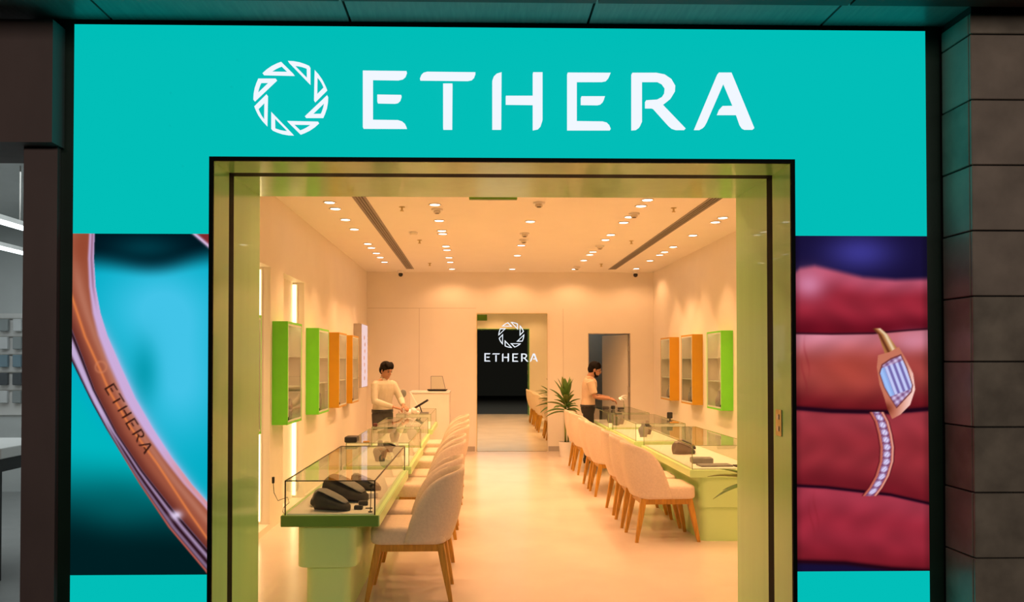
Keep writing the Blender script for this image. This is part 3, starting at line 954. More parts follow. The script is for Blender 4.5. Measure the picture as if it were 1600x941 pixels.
def cabinet(side, y0, colour, label, wdt=0.6, z0=0.995, z1=1.995, dep=0.15):
    """side -1: on the left wall, opening towards +x; +1: on the right wall"""
    xw = XL if side < 0 else XR
    d = -side
    xf = xw + d * dep
    y1 = y0 + wdt
    t = thing('wall_cabinet', label, 'cabinet', (xw + d * dep / 2, (y0 + y1) / 2, z0), group='glass fronted wall cabinets')
    k = 0.022
    for nm, args in (('side_panel', (xw + d * 0.001, xf, y0, y0 + k, z0, z1)), ('side_panel', (xw + d * 0.001, xf, y1 - k, y1, z0, z1)),
                     ('top_panel', (xw + d * 0.001, xf, y0 + k, y1 - k, z1 - k, z1)), ('bottom_panel', (xw + d * 0.001, xf, y0 + k, y1 - k, z0, z0 + k))):
        box(nm, colour, *args, t)
    box('back_panel', M['cab_in'], xw + d * 0.001, xw + d * 0.012, y0 + k, y1 - k, z0 + k, z1 - k, t)
    for a_, b_ in ((y0 + k, y0 + k + 0.002), (y1 - k - 0.002, y1 - k)):
        box('lining', M['cab_in'], xw + d * 0.012, xf - d * 0.012, a_, b_, z0 + k, z1 - k, t)
    box('added_case_glow', M['case'], xf - d * 0.030, xf - d * 0.016, y0 + k + 0.02, y1 - k - 0.02, z1 - k - 0.008, z1 - k, t)  # added glowing strip to brighten the cabinet inside, not a known fitting
    for f in (0.36, 0.66):
        z = z0 + (z1 - z0) * f
        box('shelf', M['shelf'], xw + d * 0.013, xf - d * 0.012, y0 + k + 0.003, y1 - k - 0.003, z - 0.005, z + 0.005, t)
    dr = MB()
    m_ = 0.018
    a0, a1, c0, c1 = y0 + k + 0.001, y1 - k - 0.001, z0 + k + 0.001, z1 - k - 0.001
    x0_, x1_ = xf - d * 0.010, xf - d * 0.001
    dr.box(x0_, x1_, a0, a0 + m_, c0, c1).box(x0_, x1_, a1 - m_, a1, c0, c1).box(x0_, x1_, a0 + m_, a1 - m_, c0, c0 + m_).box(x0_, x1_, a0 + m_, a1 - m_, c1 - m_, c1)
    do = dr.build('door', M['shelf'], t)
    box('glass_pane', M['glass'], xf - d * 0.007, xf - d * 0.003, a0 + m_, a1 - m_, c0 + m_, c1 - m_, do)
    box('lock', M['blk'], xf - d * 0.001, xf + d * 0.006, a0 + 0.004, a0 + 0.016, c0 + 0.02, c0 + 0.05, do)
    return xf, y0, y1, z0, z1

CABS_L = [(5.93, 'cab_green', 'lime green wall cabinet nearest the entrance, mostly behind the portal'),
          (7.43, 'cab_green', 'large lime green wall cabinet on the left wall, in front of the lit niche'),
          (8.89, 'cab_green', 'lime green wall cabinet on the left wall, beside the orange cabinets'),
          (10.19, 'cab_orange', 'orange wall cabinet on the left wall, nearer of the two there'),
          (11.28, 'cab_orange', 'orange wall cabinet on the left wall, farther of the two there')]
CABS_R = [(9.50, 'cab_green', 'lime green wall cabinet on the right wall'),
          (10.78, 'cab_orange', 'orange wall cabinet on the right wall, next to the green cabinet'),
          (12.05, 'cab_orange', 'orange wall cabinet on the right wall, farthest from the entrance')]
place = ['the mostly hidden green cabinet by the entrance', 'the large green cabinet on the left wall', 'the second green cabinet on the left wall', 'the nearer left orange cabinet', 'the farther left orange cabinet', 'the green cabinet on the right wall', 'the nearer right orange cabinet', 'the farthest right orange cabinet']
for i, (y, c, lab) in enumerate(CABS_L + CABS_R):
    side = -1 if i < len(CABS_L) else 1
    cabinet(side, y, M[c], lab)
    xc = (XL + 0.072) if side < 0 else (XR - 0.072)
    for j, (z, yy, nm) in enumerate(((1.018, y + 0.36, 'bottom'), (1.361, y + 0.2, 'middle'))):
        b = MB()
        bust_mesh(b, (xc, yy, z), 0.95)
        o = b.build('jewellery_bust', M['velvet_l'] if j == 0 else M['shelf'], None, True)
        tag(o, ('grey' if j == 0 else 'pale') + ' jewellery bust on the %s shelf of ' % nm + place[i], 'bust', 'busts in the wall cabinets')
    if i == 1:
        tag(box('display_card', mat('dark_green_card', (0.03, 0.14, 0.07), 0.5), xc - 0.02, xc + 0.02, y + 0.05, y + 0.16, 1.661, 1.79, None, 0.004), 'dark green display card on the top shelf of the large green cabinet', 'card')
        tag(box('display_block', M['velvet'], xc - 0.03, xc + 0.03, y + 0.05, y + 0.15, 1.361 + 0.0, 1.42, None, 0.01), 'dark velvet block on the middle shelf of the large green cabinet', 'display block')
# light box beyond the cabinets
t = thing('light_box', 'narrow upright lit picture panel on the left wall by the back corner', 'display', (XL + 0.07, 12.55, P(566, 606, 12.4)[1]))
z0, z1 = P(566, 606, 12.4)[1], P(566, 506, 12.4)[1]
box('housing', M['skirt'], XL + 0.001, XL + 0.13, 12.30, 12.95, z0, z1, t)
box('lit_face', M['lightbox'], XL + 0.13, XL + 0.134, 12.31, 12.94, z0 + 0.01, z1 - 0.01, t)
b = MB()
for k in range(7):
    zz_ = z0 + 0.15 + k * 0.11
    yy = 12.6 + 0.05 * math.sin(k * 1.7)
    b.ell((XL + 0.135, yy, zz_), (0.001, 0.05, 0.035), 12, 6)
b.build('picture_mark', mat('lightbox_mark', (0.62, 0.44, 0.5), 0.6), t)

# ------------------------------------------------------------------ counters
def rr(x0, x1, y0, y1, r, n=6):
    pts = []
    for cx, cy, a0 in ((x1 - r, y1 - r, 0), (x0 + r, y1 - r, 90), (x0 + r, y0 + r, 180), (x1 - r, y0 + r, 270)):
        for k in range(n + 1):
            a = R(a0 + 90 * k / n)
            pts.append((cx + r * math.cos(a), cy + r * math.sin(a)))
    return pts

def counter(x0, x1, y0, y1, aisle, label, first=False, near_flush=False):
    """x0..x1, y0..y1: the slab; aisle = +1 when the customers sit on the +x side"""
    t = thing('display_counter', label, 'counter', ((x0 + x1) / 2, (y0 + y1) / 2, 0), group='glass topped jewellery counters')
    ins = 0.10
    bx0, bx1 = (x0 + 0.085, x1 - 0.15) if aisle > 0 else (x0 + 0.09, x1 - 0.06)
    by0, by1 = (y0 + 0.06, y1 - 0.06)
    if near_flush:
        by0 = y0 + 0.02
    for nm, za, zb, i in (('plinth', 0.0, 0.298, 0.045), ('body', 0.302, 0.57, 0.0)):
        if near_flush:
            i *= 0.3
        o = rr(bx0 + i, bx1 - i, by0 + i, by1 - i, 0.07)
        MB().rings([[(x, y, za) for x, y in o], [(x, y, zb) for x, y in o]]).build(nm, M['mint'], t, 'auto')
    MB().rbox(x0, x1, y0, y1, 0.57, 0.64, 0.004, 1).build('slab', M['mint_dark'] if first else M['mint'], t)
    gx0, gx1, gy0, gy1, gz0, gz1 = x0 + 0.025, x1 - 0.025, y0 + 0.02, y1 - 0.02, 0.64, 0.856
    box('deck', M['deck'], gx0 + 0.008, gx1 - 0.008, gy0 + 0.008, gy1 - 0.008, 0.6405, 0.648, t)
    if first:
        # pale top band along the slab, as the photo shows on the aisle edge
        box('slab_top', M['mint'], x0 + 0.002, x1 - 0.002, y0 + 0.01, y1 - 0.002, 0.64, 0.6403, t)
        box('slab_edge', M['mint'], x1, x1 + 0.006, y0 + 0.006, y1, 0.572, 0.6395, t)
    th_ = 0.006
    for a in ((gx0, gx1, gy0, gy0 + th_), (gx0, gx1, gy1 - th_, gy1), (gx0, gx0 + th_, gy0 + th_, gy1 - th_), (gx1 - th_, gx1, gy0 + th_, gy1 - th_)):
        box('glass_pane', M['glass'], *a, gz0, gz1 - th_, t)
    box('glass_pane', M['glass'], gx0, gx1, gy0, gy1, gz1 - th_, gz1, t)
    e = 0.004 if first else 0.0028
    m_ = M['edge_dark'] if first else M['edge']
    b = MB()
    for x in (gx0, gx1):
        for y in (gy0, gy1):
            b.box(x - e, x + e, y - e, y + e, gz0, gz1)
        b.box(x - e, x + e, gy0, gy1, gz1 - e, gz1 + e * 0.5)
    for y in (gy0, gy1):
        b.box(gx0, gx1, y - e, y + e, gz1 - e, gz1 + e * 0.5)
    b.build('glass_edging', m_, t)
    return gx0, gx1, gy0, gy1

CL = [(-1.225, -0.615, 4.83, 6.86), (-1.225, -0.60, 7.08, 8.62), (-1.225, -0.63, 8.80, 10.35), (-1.17, -0.63, 10.95, 12.4)]
labs = ['mint green glass topped counter nearest the entrance on the left, with dark green end', 'second glass topped counter from the entrance in the left row', 'third glass topped counter from the entrance in the left row', 'farthest counter in the left row, in front of the man in a cream shirt']
for i, c in enumerate(CL):
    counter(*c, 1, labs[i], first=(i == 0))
CR = [(1.90, 2.55, 6.82, 8.85), (1.90, 2.55, 9.25, 10.92), (1.90, 2.55, 11.2, 12.75)]
labs = ['mint green glass topped counter nearest the entrance on the right', 'second glass topped counter from the entrance in the right row', 'farthest glass topped counter in the right row, before the man in a beige tee']
for i, c in enumerate(CR):
    counter(*c, -1, labs[i], near_flush=(i == 0))

# ------------------------------------------------------------------ chairs
def chair_outline(s):
    """rear outline of the seat in plan, s = arc length from the middle of the back"""
    r, hw, xb = 0.19, 0.245, -0.245
    a = abs(s)
    sg = 1 if s >= 0 else -1
    st = hw - r
    if a < st:
        return xb, sg * a, (-1, 0)
    a -= st
    if a < r * math.pi / 2:
        an = a / r
        return xb + r - r * math.cos(an), sg * (st + r * math.sin(an)), (-math.cos(an), sg * math.sin(an))
    a -= r * math.pi / 2
    return xb + r + a, sg * hw, (0, sg)

def make_chair():
    t = thing('dining_chair', 'chair', 'chair')
    # upholstered shell
    nu, nv, thk = 26, 22, 0.036
    outer, inner = [], []
    for j in range(nv + 1):
        v = j / nv
        L = float(np.interp(v, [0, 0.3, 0.5, 0.65, 0.75, 0.83, 0.90, 0.95, 0.98, 1.0], [0.455, 0.45, 0.435, 0.415, 0.392, 0.365, 0.325, 0.28, 0.235, 0.17]))
        ro, ri = [], []
        for i in range(nu + 1):
            u = -1 + 2 * i / nu
            x, y, n = chair_outline(u * L)
            z = 0.395 + 0.485 * v - 0.015 * (abs(u) ** 3) * v
            lean = -0.10 * v ** 0.9
            bul = 0.022 * math.sin(math.pi * min(v * 1.15, 1))
            nar = 1 - 0.10 * v
            f = math.sqrt(max(0.0, 1 - (max(abs(u) - 0.8, 0) / 0.2) ** 2)) if abs(u) > 0.8 else 1.0
            g_ = math.sqrt(max(0.0, 1 - (max(v - 0.9, 0) / 0.1) ** 2)) if v > 0.9 else 1.0
            tk = thk * max(0.25, min(f, g_))
            ro.append((x + n[0] * (bul + tk / 2 - 0.0) + lean, (y + n[1] * (bul * 0.5 + tk / 2)) * nar, z))
            ri.append((x + n[0] * (bul - tk / 2) + lean, (y + n[1] * (bul * 0.5 - tk / 2)) * nar, z))
        outer.append(ro)
        inner.append(ri)
    b = MB()
    rows = [o + list(reversed(i)) for o, i in zip(outer, inner)]
    b.rings(rows)
    b.build('backrest', M['fabric'], t, True)
    # cushion
    b = MB()
    rs = []
    for z, i in ((0.385, 0.012), (0.392, 0.003), (0.41, 0.0), (0.47, 0.0), (0.488, 0.006), (0.497, 0.018), (0.502, 0.045), (0.505, 0.11)):
        rs.append([(x, y, z) for x, y in rr(-0.235 + i, 0.275 - i, -0.238 + i, 0.238 - i, max(0.09 - i * 0.5, 0.03), 6)])
    b.rings(rs)
    b.build('seat', M['fabric'], t, True)
    # timber frame
    b = MB()
    for a in ((-0.215, 0.235, -0.205, -0.180), (-0.215, 0.235, 0.180, 0.205), (-0.215, -0.190, -0.18, 0.18), (0.210, 0.235, -0.18, 0.18)):
        b.box(*a, 0.335, 0.386)
    b.build('seat_frame', M['wood'], t)
    for sx in (-1, 1):
        for sy in (-1, 1):
            tx, ty = (0.215 if sx > 0 else -0.195), sy * 0.185
            fx, fy = (0.295 if sx > 0 else -0.265), sy * 0.205
            rs = []
            for q, (h, hw_) in enumerate(((0.386, 0.026), (0.25, 0.024), (0.0, 0.014))):
                k = 1 - h / 0.386
                cx, cy = tx + (fx - tx) * k, ty + (fy - ty) * k
                rs.append([(cx + dx * hw_, cy + dy * hw_, h) for dx, dy in ((-1, -.7), (-.7, -1), (.7, -1), (1, -.7), (1, .7), (.7, 1), (-.7, 1), (-1, .7))])
            b = MB()
            b.rings(rs)
            b.build('leg', M['wood'], t)
    return t

chair0 = make_chair()
LEFT = [5.36, 5.97, 7.16, 7.75, 8.85, 9.70, 10.72]
RIGHT = [7.02, 7.60, 8.23, 9.33, 9.90, 11.10, 11.64]
first = True
for side, ys_, xc, rz in (('left', LEFT, -0.45, math.pi), ('right', RIGHT, 1.68, 0.0)):
    for i, y in enumerate(ys_):
        t = chair0 if first else copy_tree(chair0)
        first = False
        t.location = (xc + random.uniform(-0.012, 0.012), y, 0)
        t.rotation_euler = (0, 0, rz + R(random.uniform(-3, 3)))
        nm = 'nearest the entrance' if i == 0 else ('farthest from the entrance' if i == len(ys_) - 1 else ORD[i] + ' from the entrance')
        tag(t, 'beige upholstered chair with oak legs, %s in the %s row' % (nm, side), 'chair', 'beige chairs of the %s row' % side)

# ------------------------------------------------------------------ counter displays
def wedge(c, s, rz, label, group='velvet display forms'):
    """long rounded velvet form, high at one end, with a lighter pad on its sloping top"""
    t = thing('velvet_display', label, 'display stand', c, rz, group)
    n = 18
    def ring(x, w, zt):
        return [(s * x, s * w * math.cos(2 * math.pi * k / n), s * (zt / 2 + zt / 2 * math.sin(2 * math.pi * k / n))) for k in range(n)]
    prof = [(-.125, .028, .085), (-.118, .055, .118), (-.09, .072, .132), (-.05, .080, .122), (0, .082, .100), (.05, .078, .078), (.09, .066, .058), (.115, .045, .044), (.124, .02, .03)]
    b = MB()
    b.rings([ring(*p) for p in prof])
    b.v = [(x + c[0], y + c[1], z + c[2]) for x, y, z in b.v]
    b.build('base', M['velvet'], t, True)
    b = MB()
    pr = [(-.105, .03, .124), (-.085, .050, .137), (-.05, .060, .131), (0, .062, .110), (.05, .058, .087), (.088, .046, .066), (.105, .026, .056)]
    rs = []
    for x, w_, z in pr:
        rs.append([(c[0] + s * x, c[1] + s * w_ * math.cos(2 * math.pi * k / n), c[2] + s * (z - 0.004 + 0.008 * math.sin(2 * math.pi * k / n))) for k in range(n)])
    b.rings(rs)
    b.build('pad', M['velvet_l'], t, True)
    return t

DK = 0.648
wedge((-0.93, 4.98, DK), 0.95, R(-12), 'dark velvet display form nearest the front glass of the nearest left counter')
wedge((-1.045, 5.16, DK), 0.72, R(-95), 'small upright dark velvet form at the left of the nearest left counter')
wedge((-0.90, 5.32, DK), 1.25, R(-14), 'largest dark velvet form in the middle of the nearest left counter')
def block(label, c, sx, sy, sz, m, rz=0, name='ring_block', cat='display block'):
    b = MB()
    b.rbox(-sx / 2, sx / 2, -sy / 2, sy / 2, 0, sz, min(sx, sy, sz) * 0.22)
    o = b.build(name, m)
    o.location = c
    o.rotation_euler = (0, 0, rz)
    return tag(o, label, cat)
block('small black ring block nearest the front glass of the nearest left counter', (-0.765, 5.0, DK), 0.055, 0.04, 0.025, M['velvet'])
block('small black ring block behind the other one in the nearest left counter', (-0.755, 5.14, DK), 0.06, 0.045, 0.03, M['velvet'], R(15))
block('thin dark price tag lying in the nearest left counter', (-0.70, 5.02, DK), 0.045, 0.012, 0.006, M['velvet'], R(-4), 'price_tag', 'tag')
block('pale ring cushion in the nearest left counter beside the lamp stalk', (-0.74, 5.42, DK), 0.09, 0.07, 0.04, M['deck'], 0.2, 'ring_cushion', 'cushion')
for i, (x, y, s) in enumerate(((-0.80, 5.75, 0.7), (-0.88, 5.95, 0.7), (-0.98, 5.72, 0.75))):
    wedge((x, y, DK), s, R(-10 + 20 * i), 'small dark velvet form at the back of the nearest left counter, ' + ['right one', 'rearmost one', 'left one'][i])
# lamp stalk inside the nearest counter
lx, ly = -0.675, 4.90
t = thing('display_lamp', 'thin black stalk lamp inside the nearest left counter', 'lamp', (lx, ly, DK))
MB().cyl((lx, ly), 0.014, DK, DK + 0.006, 16).build('foot', M['blk'], t, 'auto')
MB().tube([(lx, ly, DK + 0.005), (lx + 0.003, ly, DK + 0.08), (lx + 0.005, ly, DK + 0.16)], 0.0028, 8).build('stalk', M['blk'], t, True)
MB().lathe((lx + 0.005, ly, DK + 0.155), [(0.004, 0), (0.009, 0.008), (0.011, 0.02), (0.004, 0.026)], 14).build('head', M['blk'], t, True)
# plug and lead beside the nearest counter
t = thing('power_lead', 'thin black power lead with a plug hanging by the left wall counter end', 'cable', (-1.29, 5.02, 0.64))
px_, pz_ = P(427, 748, 4.9)
MB().tube([(px_, 4.9, pz_ - 0.03), (px_ + 0.005, 4.9, pz_ - 0.09), (px_ + 0.03, 4.9, pz_ - 0.14), (-1.205, 4.93, 0.74), (-1.20, 4.95, 0.70), (-1.235, 4.95, 0.67), (-1.24, 4.95, 0.645), (-1.228, 4.96, 0.61)], 0.0022, 6).build('lead', M['blk'], t, True)
MB().rbox(px_ - 0.007, px_ + 0.007, 4.89, 4.91, pz_ - 0.03, pz_ + 0.01, 0.003).build('plug', M['blk'], t)

def bust(x, y, z, s, m, label, rz=0):
    b = MB()
    bust_mesh(b, (0, 0, 0), s)
    o = b.build('necklace_bust', m, None, True)
    o.location = (x, y, z)
    o.rotation_euler = (0, 0, rz)
    tag(o, label, 'bust', 'necklace busts in the counters')
bust(-0.93, 7.42, DK, 0.88, M['velvet_l'], 'grey necklace bust standing in the second left counter', R(90))
bust(-0.80, 7.75, DK, 0.6, M['deck'], 'small cream bust in the second left counter', R(90))
wedge((-0.90, 8.2, DK), 0.8, 0.3, 'dark velvet form at the back of the second left counter')
bust(-0.98, 9.2, DK, 0.8, M['velvet_l'], 'grey necklace bust standing in the third left counter', R(90))
bust(-0.80, 9.5, DK, 0.8, M['deck'], 'cream necklace bust standing in the third left counter', R(90))
for i, (x, y, s, m_) in enumerate(((2.12, 9.75, 0.85, 'velvet_l'), (2.25, 10.1, 0.8, 'velvet'))):
    bust(x, y, DK, s, M[m_], ['grey', 'dark'][i] + ' necklace bust in the second right counter', R(90))
for i, (x, y, s) in enumerate(((2.1, 11.55, 0.9), (2.2, 11.75, 0.9), (2.1, 12.0, 0.95), (2.25, 12.2, 0.9))):
    bust(x, y, DK, s, M['velvet_d'], ORD[i] + ' dark bust from the entrance in the farthest right counter', R(90))
wedge((2.15, 7.95, DK), 0.95, R(10), 'dark velvet form in the nearest right counter, close to the chairs')
wedge((2.30, 8.4, DK), 0.8, R(-10), 'dark velvet form at the far end of the nearest right counter')
block('grey flat jewellery tray at the front of the nearest right counter', (2.18, 7.02, DK), 0.30, 0.14, 0.016, M['velvet_l'], R(4), 'jewellery_tray', 'tray')
block('grey boxed jewellery tray standing behind the flat tray, nearest right counter', (2.12, 7.22, DK), 0.20, 0.12, 0.055, M['velvet_l'], R(-6), 'jewellery_box', 'box')
block('dark flat tray beside the grey trays in the nearest right counter', (2.43, 6.98, DK), 0.16, 0.10, 0.012, M['velvet'], R(0), 'jewellery_tray', 'tray')
GT = 0.8585
block('black box on the glass top at the near end of the second left counter', (-1.16, 7.17, GT), 0.115, 0.16, 0.055, M['blk'], 0, 'tissue_box', 'box')
block('small brown tray on the glass of the second left counter', (-1.02, 7.13, GT), 0.055, 0.05, 0.012, M['wood'], 0, 'small_tray', 'tray')
block('small dark red box on the glass of the third left counter', (-1.17, 8.9, GT), 0.05, 0.06, 0.035, mat('dark_red_box', (0.10, 0.02, 0.015), 0.5), 0, 'ring_box', 'box')
# card machine on the second right counter
t = thing('card_machine', 'small black card machine on the second right counter', 'card machine', (2.42, 9.6, GT))
MB().cyl((2.42, 9.6), 0.035, GT, GT + 0.008, 20).build('foot', M['blk'], t, 'auto')
MB().tube([(2.42, 9.6, GT + 0.006), (2.425, 9.6, GT + 0.05)], 0.008, 8).build('stem', M['blk'], t, True)
b = MB()
b.rbox(2.385, 2.455, 9.585, 9.615, GT + 0.035, GT + 0.115, 0.012, 3)
b.build('body', M['blk'], t)
block('small dark tray on the near end of the second right counter glass', (2.40, 9.32, GT), 0.09, 0.06, 0.014, M['wood'], 0, 'small_tray', 'tray')
# things in front of the man at the far right
for i, (x, y, sx, sy, sz, m_, lab) in enumerate(((2.02, 12.0, 0.10, 0.07, 0.05, 'velvet', 'dark pouch under the hand of the man in a beige tee'),
                                     (2.14, 12.04, 0.06, 0.05, 0.06, 'blk', 'small black jar on the farthest right counter'),
                                     (2.26, 12.02, 0.09, 0.06, 0.03, 'velvet', 'low dark pouch on the farthest right counter, beside the flower'))):
    block(lab, (x, y, GT), sx, sy, sz, M[m_], 0.2 * i, 'pouch', 'pouch')
t = thing('white_flower', 'white blossom in a small vase on the farthest right counter', 'flower', (2.29, 11.9, GT))
MB().lathe((2.29, 11.9, GT), [(0.018, 0), (0.026, 0.02), (0.022, 0.05), (0.011, 0.075), (0.013, 0.085)], 16).build('vase', M['glass'], t, True)
MB().tube([(2.29, 11.9, GT + 0.01), (2.285, 11.9, GT + 0.1), (2.27, 11.9, GT + 0.17)], 0.003, 6).build('stem', M['leaf'], t, True)
for k in range(7):
    a = 2 * math.pi * k / 7
    b = MB()
    rot = Euler((R(55 + 10 * (k % 2)), 0, a)).to_matrix()
    c = (2.27 + 0.035 * math.cos(a), 11.9 + 0.03 * math.sin(a), GT + 0.19 + 0.028 * math.sin(a * 1.0 + 0.6))
    b.ell(c, (0.038, 0.005, 0.034), 12, 8, rot)
    b.build('petal', M['whitepl'], t, True)

# ------------------------------------------------------------------ cash desk at the back left
t = thing('cash_desk', 'tall white cash desk behind the far end of the left row', 'desk', (-0.72, 12.85, 0))
dx0, dx1 = P(640, 640, 12.6)[0], P(702, 640, 12.6)[0]
dzt = P(690, 612, 12.6)[1]
MB().rbox(dx0, dx1, 12.6, 13.2, 0, dzt - 0.03, 0.012).build('body', M['deck'], t)
MB().rbox(dx0 - 0.01, dx1 + 0.01, 12.59, 13.21, dzt - 0.03, dzt, 0.006).build('top', M['whitepl'], t)
x0, x1 = P(668, 612, 12.75)[0], P(699, 612, 12.75)[0]
t = thing('acrylic_stand', 'clear acrylic display cover on a black tray on the cash desk', 'display stand', ((x0 + x1) / 2, 12.75, dzt))
b = MB()
b.rings([[(x0 + i, 12.66 + i, z), (x1 - i, 12.66 + i, z), (x1 - i, 12.86 - i, z), (x0 + i, 12.86 - i, z)] for z, i in ((dzt + 0.001, 0.03), (dzt + 0.02, 0.0), (dzt + 0.032, 0.0))])
b.build('tray', M['blk'], t)
q0, q1 = x0 + 0.06, x1 - 0.03
zt = P(685, 588, 12.75)[1]
b = MB()
b.rings([[(q0, 12.69, dzt + 0.033), (q1, 12.69, dzt + 0.033), (q1, 12.83, dzt + 0.033), (q0, 12.83, dzt + 0.033)], [(q0, 12.69, zt), (q1 - 0.05, 12.69, zt), (q1 - 0.05, 12.83, zt), (q0, 12.83, zt)]])
b.build('cover', M['glass'], t)
b = MB()
for p, q in (((q0, 12.69, dzt + 0.033), (q0, 12.69, zt)), ((q1, 12.69, dzt + 0.033), (q1 - 0.05, 12.69, zt)), ((q0, 12.69, zt), (q1 - 0.05, 12.69, zt))):
    b.tube([p, q], 0.004, 6)
b.build('cover_edge', M['velvet_l'], t)
# tablet on a stand, hand mirror, white bag on the farthest left counter
x, z = P(655, 640, 11.15)
t = thing('tablet_stand', 'black tablet tilted on a stand at the end of the farthest left counter', 'tablet', (-0.85, 11.15, GT))
MB().rbox(-0.89, -0.70, 11.16, 11.30, GT, GT + 0.012, 0.004).build('foot', M['velvet_l'], t)
b = MB()
pts = [(P(641, 644, 11.15)), (P(669, 627, 11.15))]
(ax, az), (bx_, bz_) = pts
nrm = Vector((-(bz_ - az), bx_ - ax)).normalized() * 0.03
rg = [[(ax, yy, az), (bx_, yy, bz_), (bx_ + nrm.x, yy, bz_ + nrm.y), (ax + nrm.x, yy, az + nrm.y)] for yy in (11.16, 11.30)]
b.rings(rg)
b.build('tablet', M['blk'], t)
MB().tube([((ax + bx_) / 2, 11.23, (az + bz_) / 2 + 0.006), (-0.80, 11.23, GT + 0.01)], 0.008, 8).build('prop', M['blk'], t, True)
x, z = P(630, 615, 11.9)
t = thing('vanity_mirror', 'small round mirror on a stem behind the man in the cream shirt', 'mirror', (x, 11.9, GT))
MB().cyl((x, 11.9), 0.05, GT, GT + 0.01, 24).build('foot', M['metal'], t, 'auto')
MB().tube([(x, 11.9, GT + 0.008), (x, 11.9, z - 0.05)], 0.005, 8).build('stem', M['metal'], t, True)
b = MB()
b.ell((x, 11.9, z), (0.048, 0.010, 0.062), 24, 12)
b.build('mirror_head', mat('grey_mirror_back', (0.28, 0.30, 0.27), 0.35, 0.3), t, True)
# white soft bag being handled
bm_ = MB()
x, z = P(638, 640, 10.98)
for k in range(9):
    bm_.ell((x - 0.10 + 0.026 * k + random.uniform(-.01, .01), 11.03 + random.uniform(-.03, .03), GT + 0.035 + 0.018 * math.sin(k * 1.3)), (0.045, 0.055, 0.036 + 0.010 * math.sin(k * 2.1)), 12, 8, Euler((random.uniform(-.5, .5), random.uniform(-.5, .5), 0)).to_matrix())

def remesh(b, name, m, voxel, parent=None, smooth_it=3):
    o = b.build(name, m, parent, True)
    md = o.modifiers.new('r', 'REMESH')
    md.mode = 'VOXEL'
    md.voxel_size = voxel
    md.use_smooth_shade = True
    if smooth_it:
        s = o.modifiers.new('s', 'SMOOTH')
        s.factor = 0.5
        s.iterations = smooth_it
    dg = bpy.context.evaluated_depsgraph_get()
    me = bpy.data.meshes.new_from_object(o.evaluated_get(dg))
    o.modifiers.clear()
    o.data = me
    if not me.materials:
        me.materials.append(m)
    me.polygons.foreach_set('use_smooth', [True] * len(me.polygons))
    return o
o = remesh(bm_, 'soft_bag', mat('white_plastic_bag', (0.84, 0.76, 0.72), 0.45, var=0.06, scale=20, bump=0.4), 0.008, None, 2)
tag(o, 'crumpled white bag in the hands of the man in the cream shirt', 'bag')
# pale angled folder standing by the cash desk
x0_, z_ = P(643, 640, 12.2)
t = thing('folder_stand', 'cream angled card holder on the far end of the farthest left counter', 'holder', (-0.96, 12.15, GT))
b = MB()
b.rings([[(xx, yy, zz_) for yy in (12.08, 12.22) for xx, zz_ in (((-0.99, GT), (-0.985, GT)) if yy < 12.1 else ((-0.985, GT), (-0.99, GT)))], [(xx, yy, zz_) for yy in (12.08, 12.22) for xx, zz_ in (((-1.05, GT + 0.26), (-1.045, GT + 0.26)) if yy < 12.1 else ((-1.045, GT + 0.26), (-1.05, GT + 0.26)))]])
b.build('card', M['whitepl'], t)
b = MB()
b.rings([[(-0.985, 12.08, GT), (-0.90, 12.08, GT), (-0.90, 12.22, GT), (-0.985, 12.22, GT)], [(-1.043, 12.08, GT + 0.25), (-1.035, 12.08, GT + 0.25), (-1.035, 12.22, GT + 0.25), (-1.043, 12.22, GT + 0.25)]])
b.build('back_card', M['deck'], t)

# ------------------------------------------------------------------ plants
def leaf_mesh(b, base, az, length, width, rise, droop, fold=0.55, n=9):
    ca, sa = math.cos(az), math.sin(az)
    rows = []
    for i in range(n + 1):
        u = i / n
        r_ = length * (u * math.cos(rise) * (1 - 0.10 * u) + 0.35 * droop * u * u)
        z = length * (u * math.sin(rise) - droop * u * u * 0.75)
        wd = width * (math.sin(math.pi * min(1, u * 0.93 + 0.07)) ** 0.8) * (1 - 0.25 * u)
        if i == n:
            wd = 0.001
        row = []
        for s in (-1, -0.5, 0, 0.5, 1):
            row.append((base[0] + ca * r_ - sa * wd * s / 2, base[1] + sa * r_ + ca * wd * s / 2, base[2] + z + abs(s) * wd * fold * 0.5))
        back = [(p[0], p[1], p[2] - 0.0025) for p in reversed(row)]
        rows.append(row + back)
    b.rings(rows)

def plant(name, label, c, pot_r, pot_h, leaves, m_pot, stem_h):
    t = thing(name, label, 'plant', (c[0], c[1], 0))
    MB().lathe((c[0], c[1], 0), [(pot_r * 0.78, 0.0), (pot_r * 0.86, pot_h * 0.3), (pot_r, pot_h), (pot_r * 0.9, pot_h), (pot_r * 0.86, pot_h - 0.03)], 28).build('pot', m_pot, t, 'auto')
    MB().cyl((c[0], c[1]), pot_r * 0.85, pot_h - 0.035, pot_h - 0.02, 24).build('soil', M['soil'], t)
    for k in range(3):
        a = 2.1 * k
        x, y = c[0] + 0.03 * math.cos(a), c[1] + 0.03 * math.sin(a)
        MB().tube([(x, y, pot_h - 0.03), (x + 0.02 * math.cos(a), y + 0.02 * math.sin(a), stem_h)], [0.014, 0.009], 8).build('stem', M['leaf2'], t, True)
    for i, (az, ln, wd, rise, droop, z) in enumerate(leaves):
        b = MB()
        leaf_mesh(b, (c[0] + 0.015 * math.cos(az), c[1] + 0.015 * math.sin(az), z), az, ln, wd, rise, droop)
        b.build('leaf', M['leaf'] if i % 3 else M['leaf2'], t, True)
    return t
lv = []
rnd = random.Random(3)
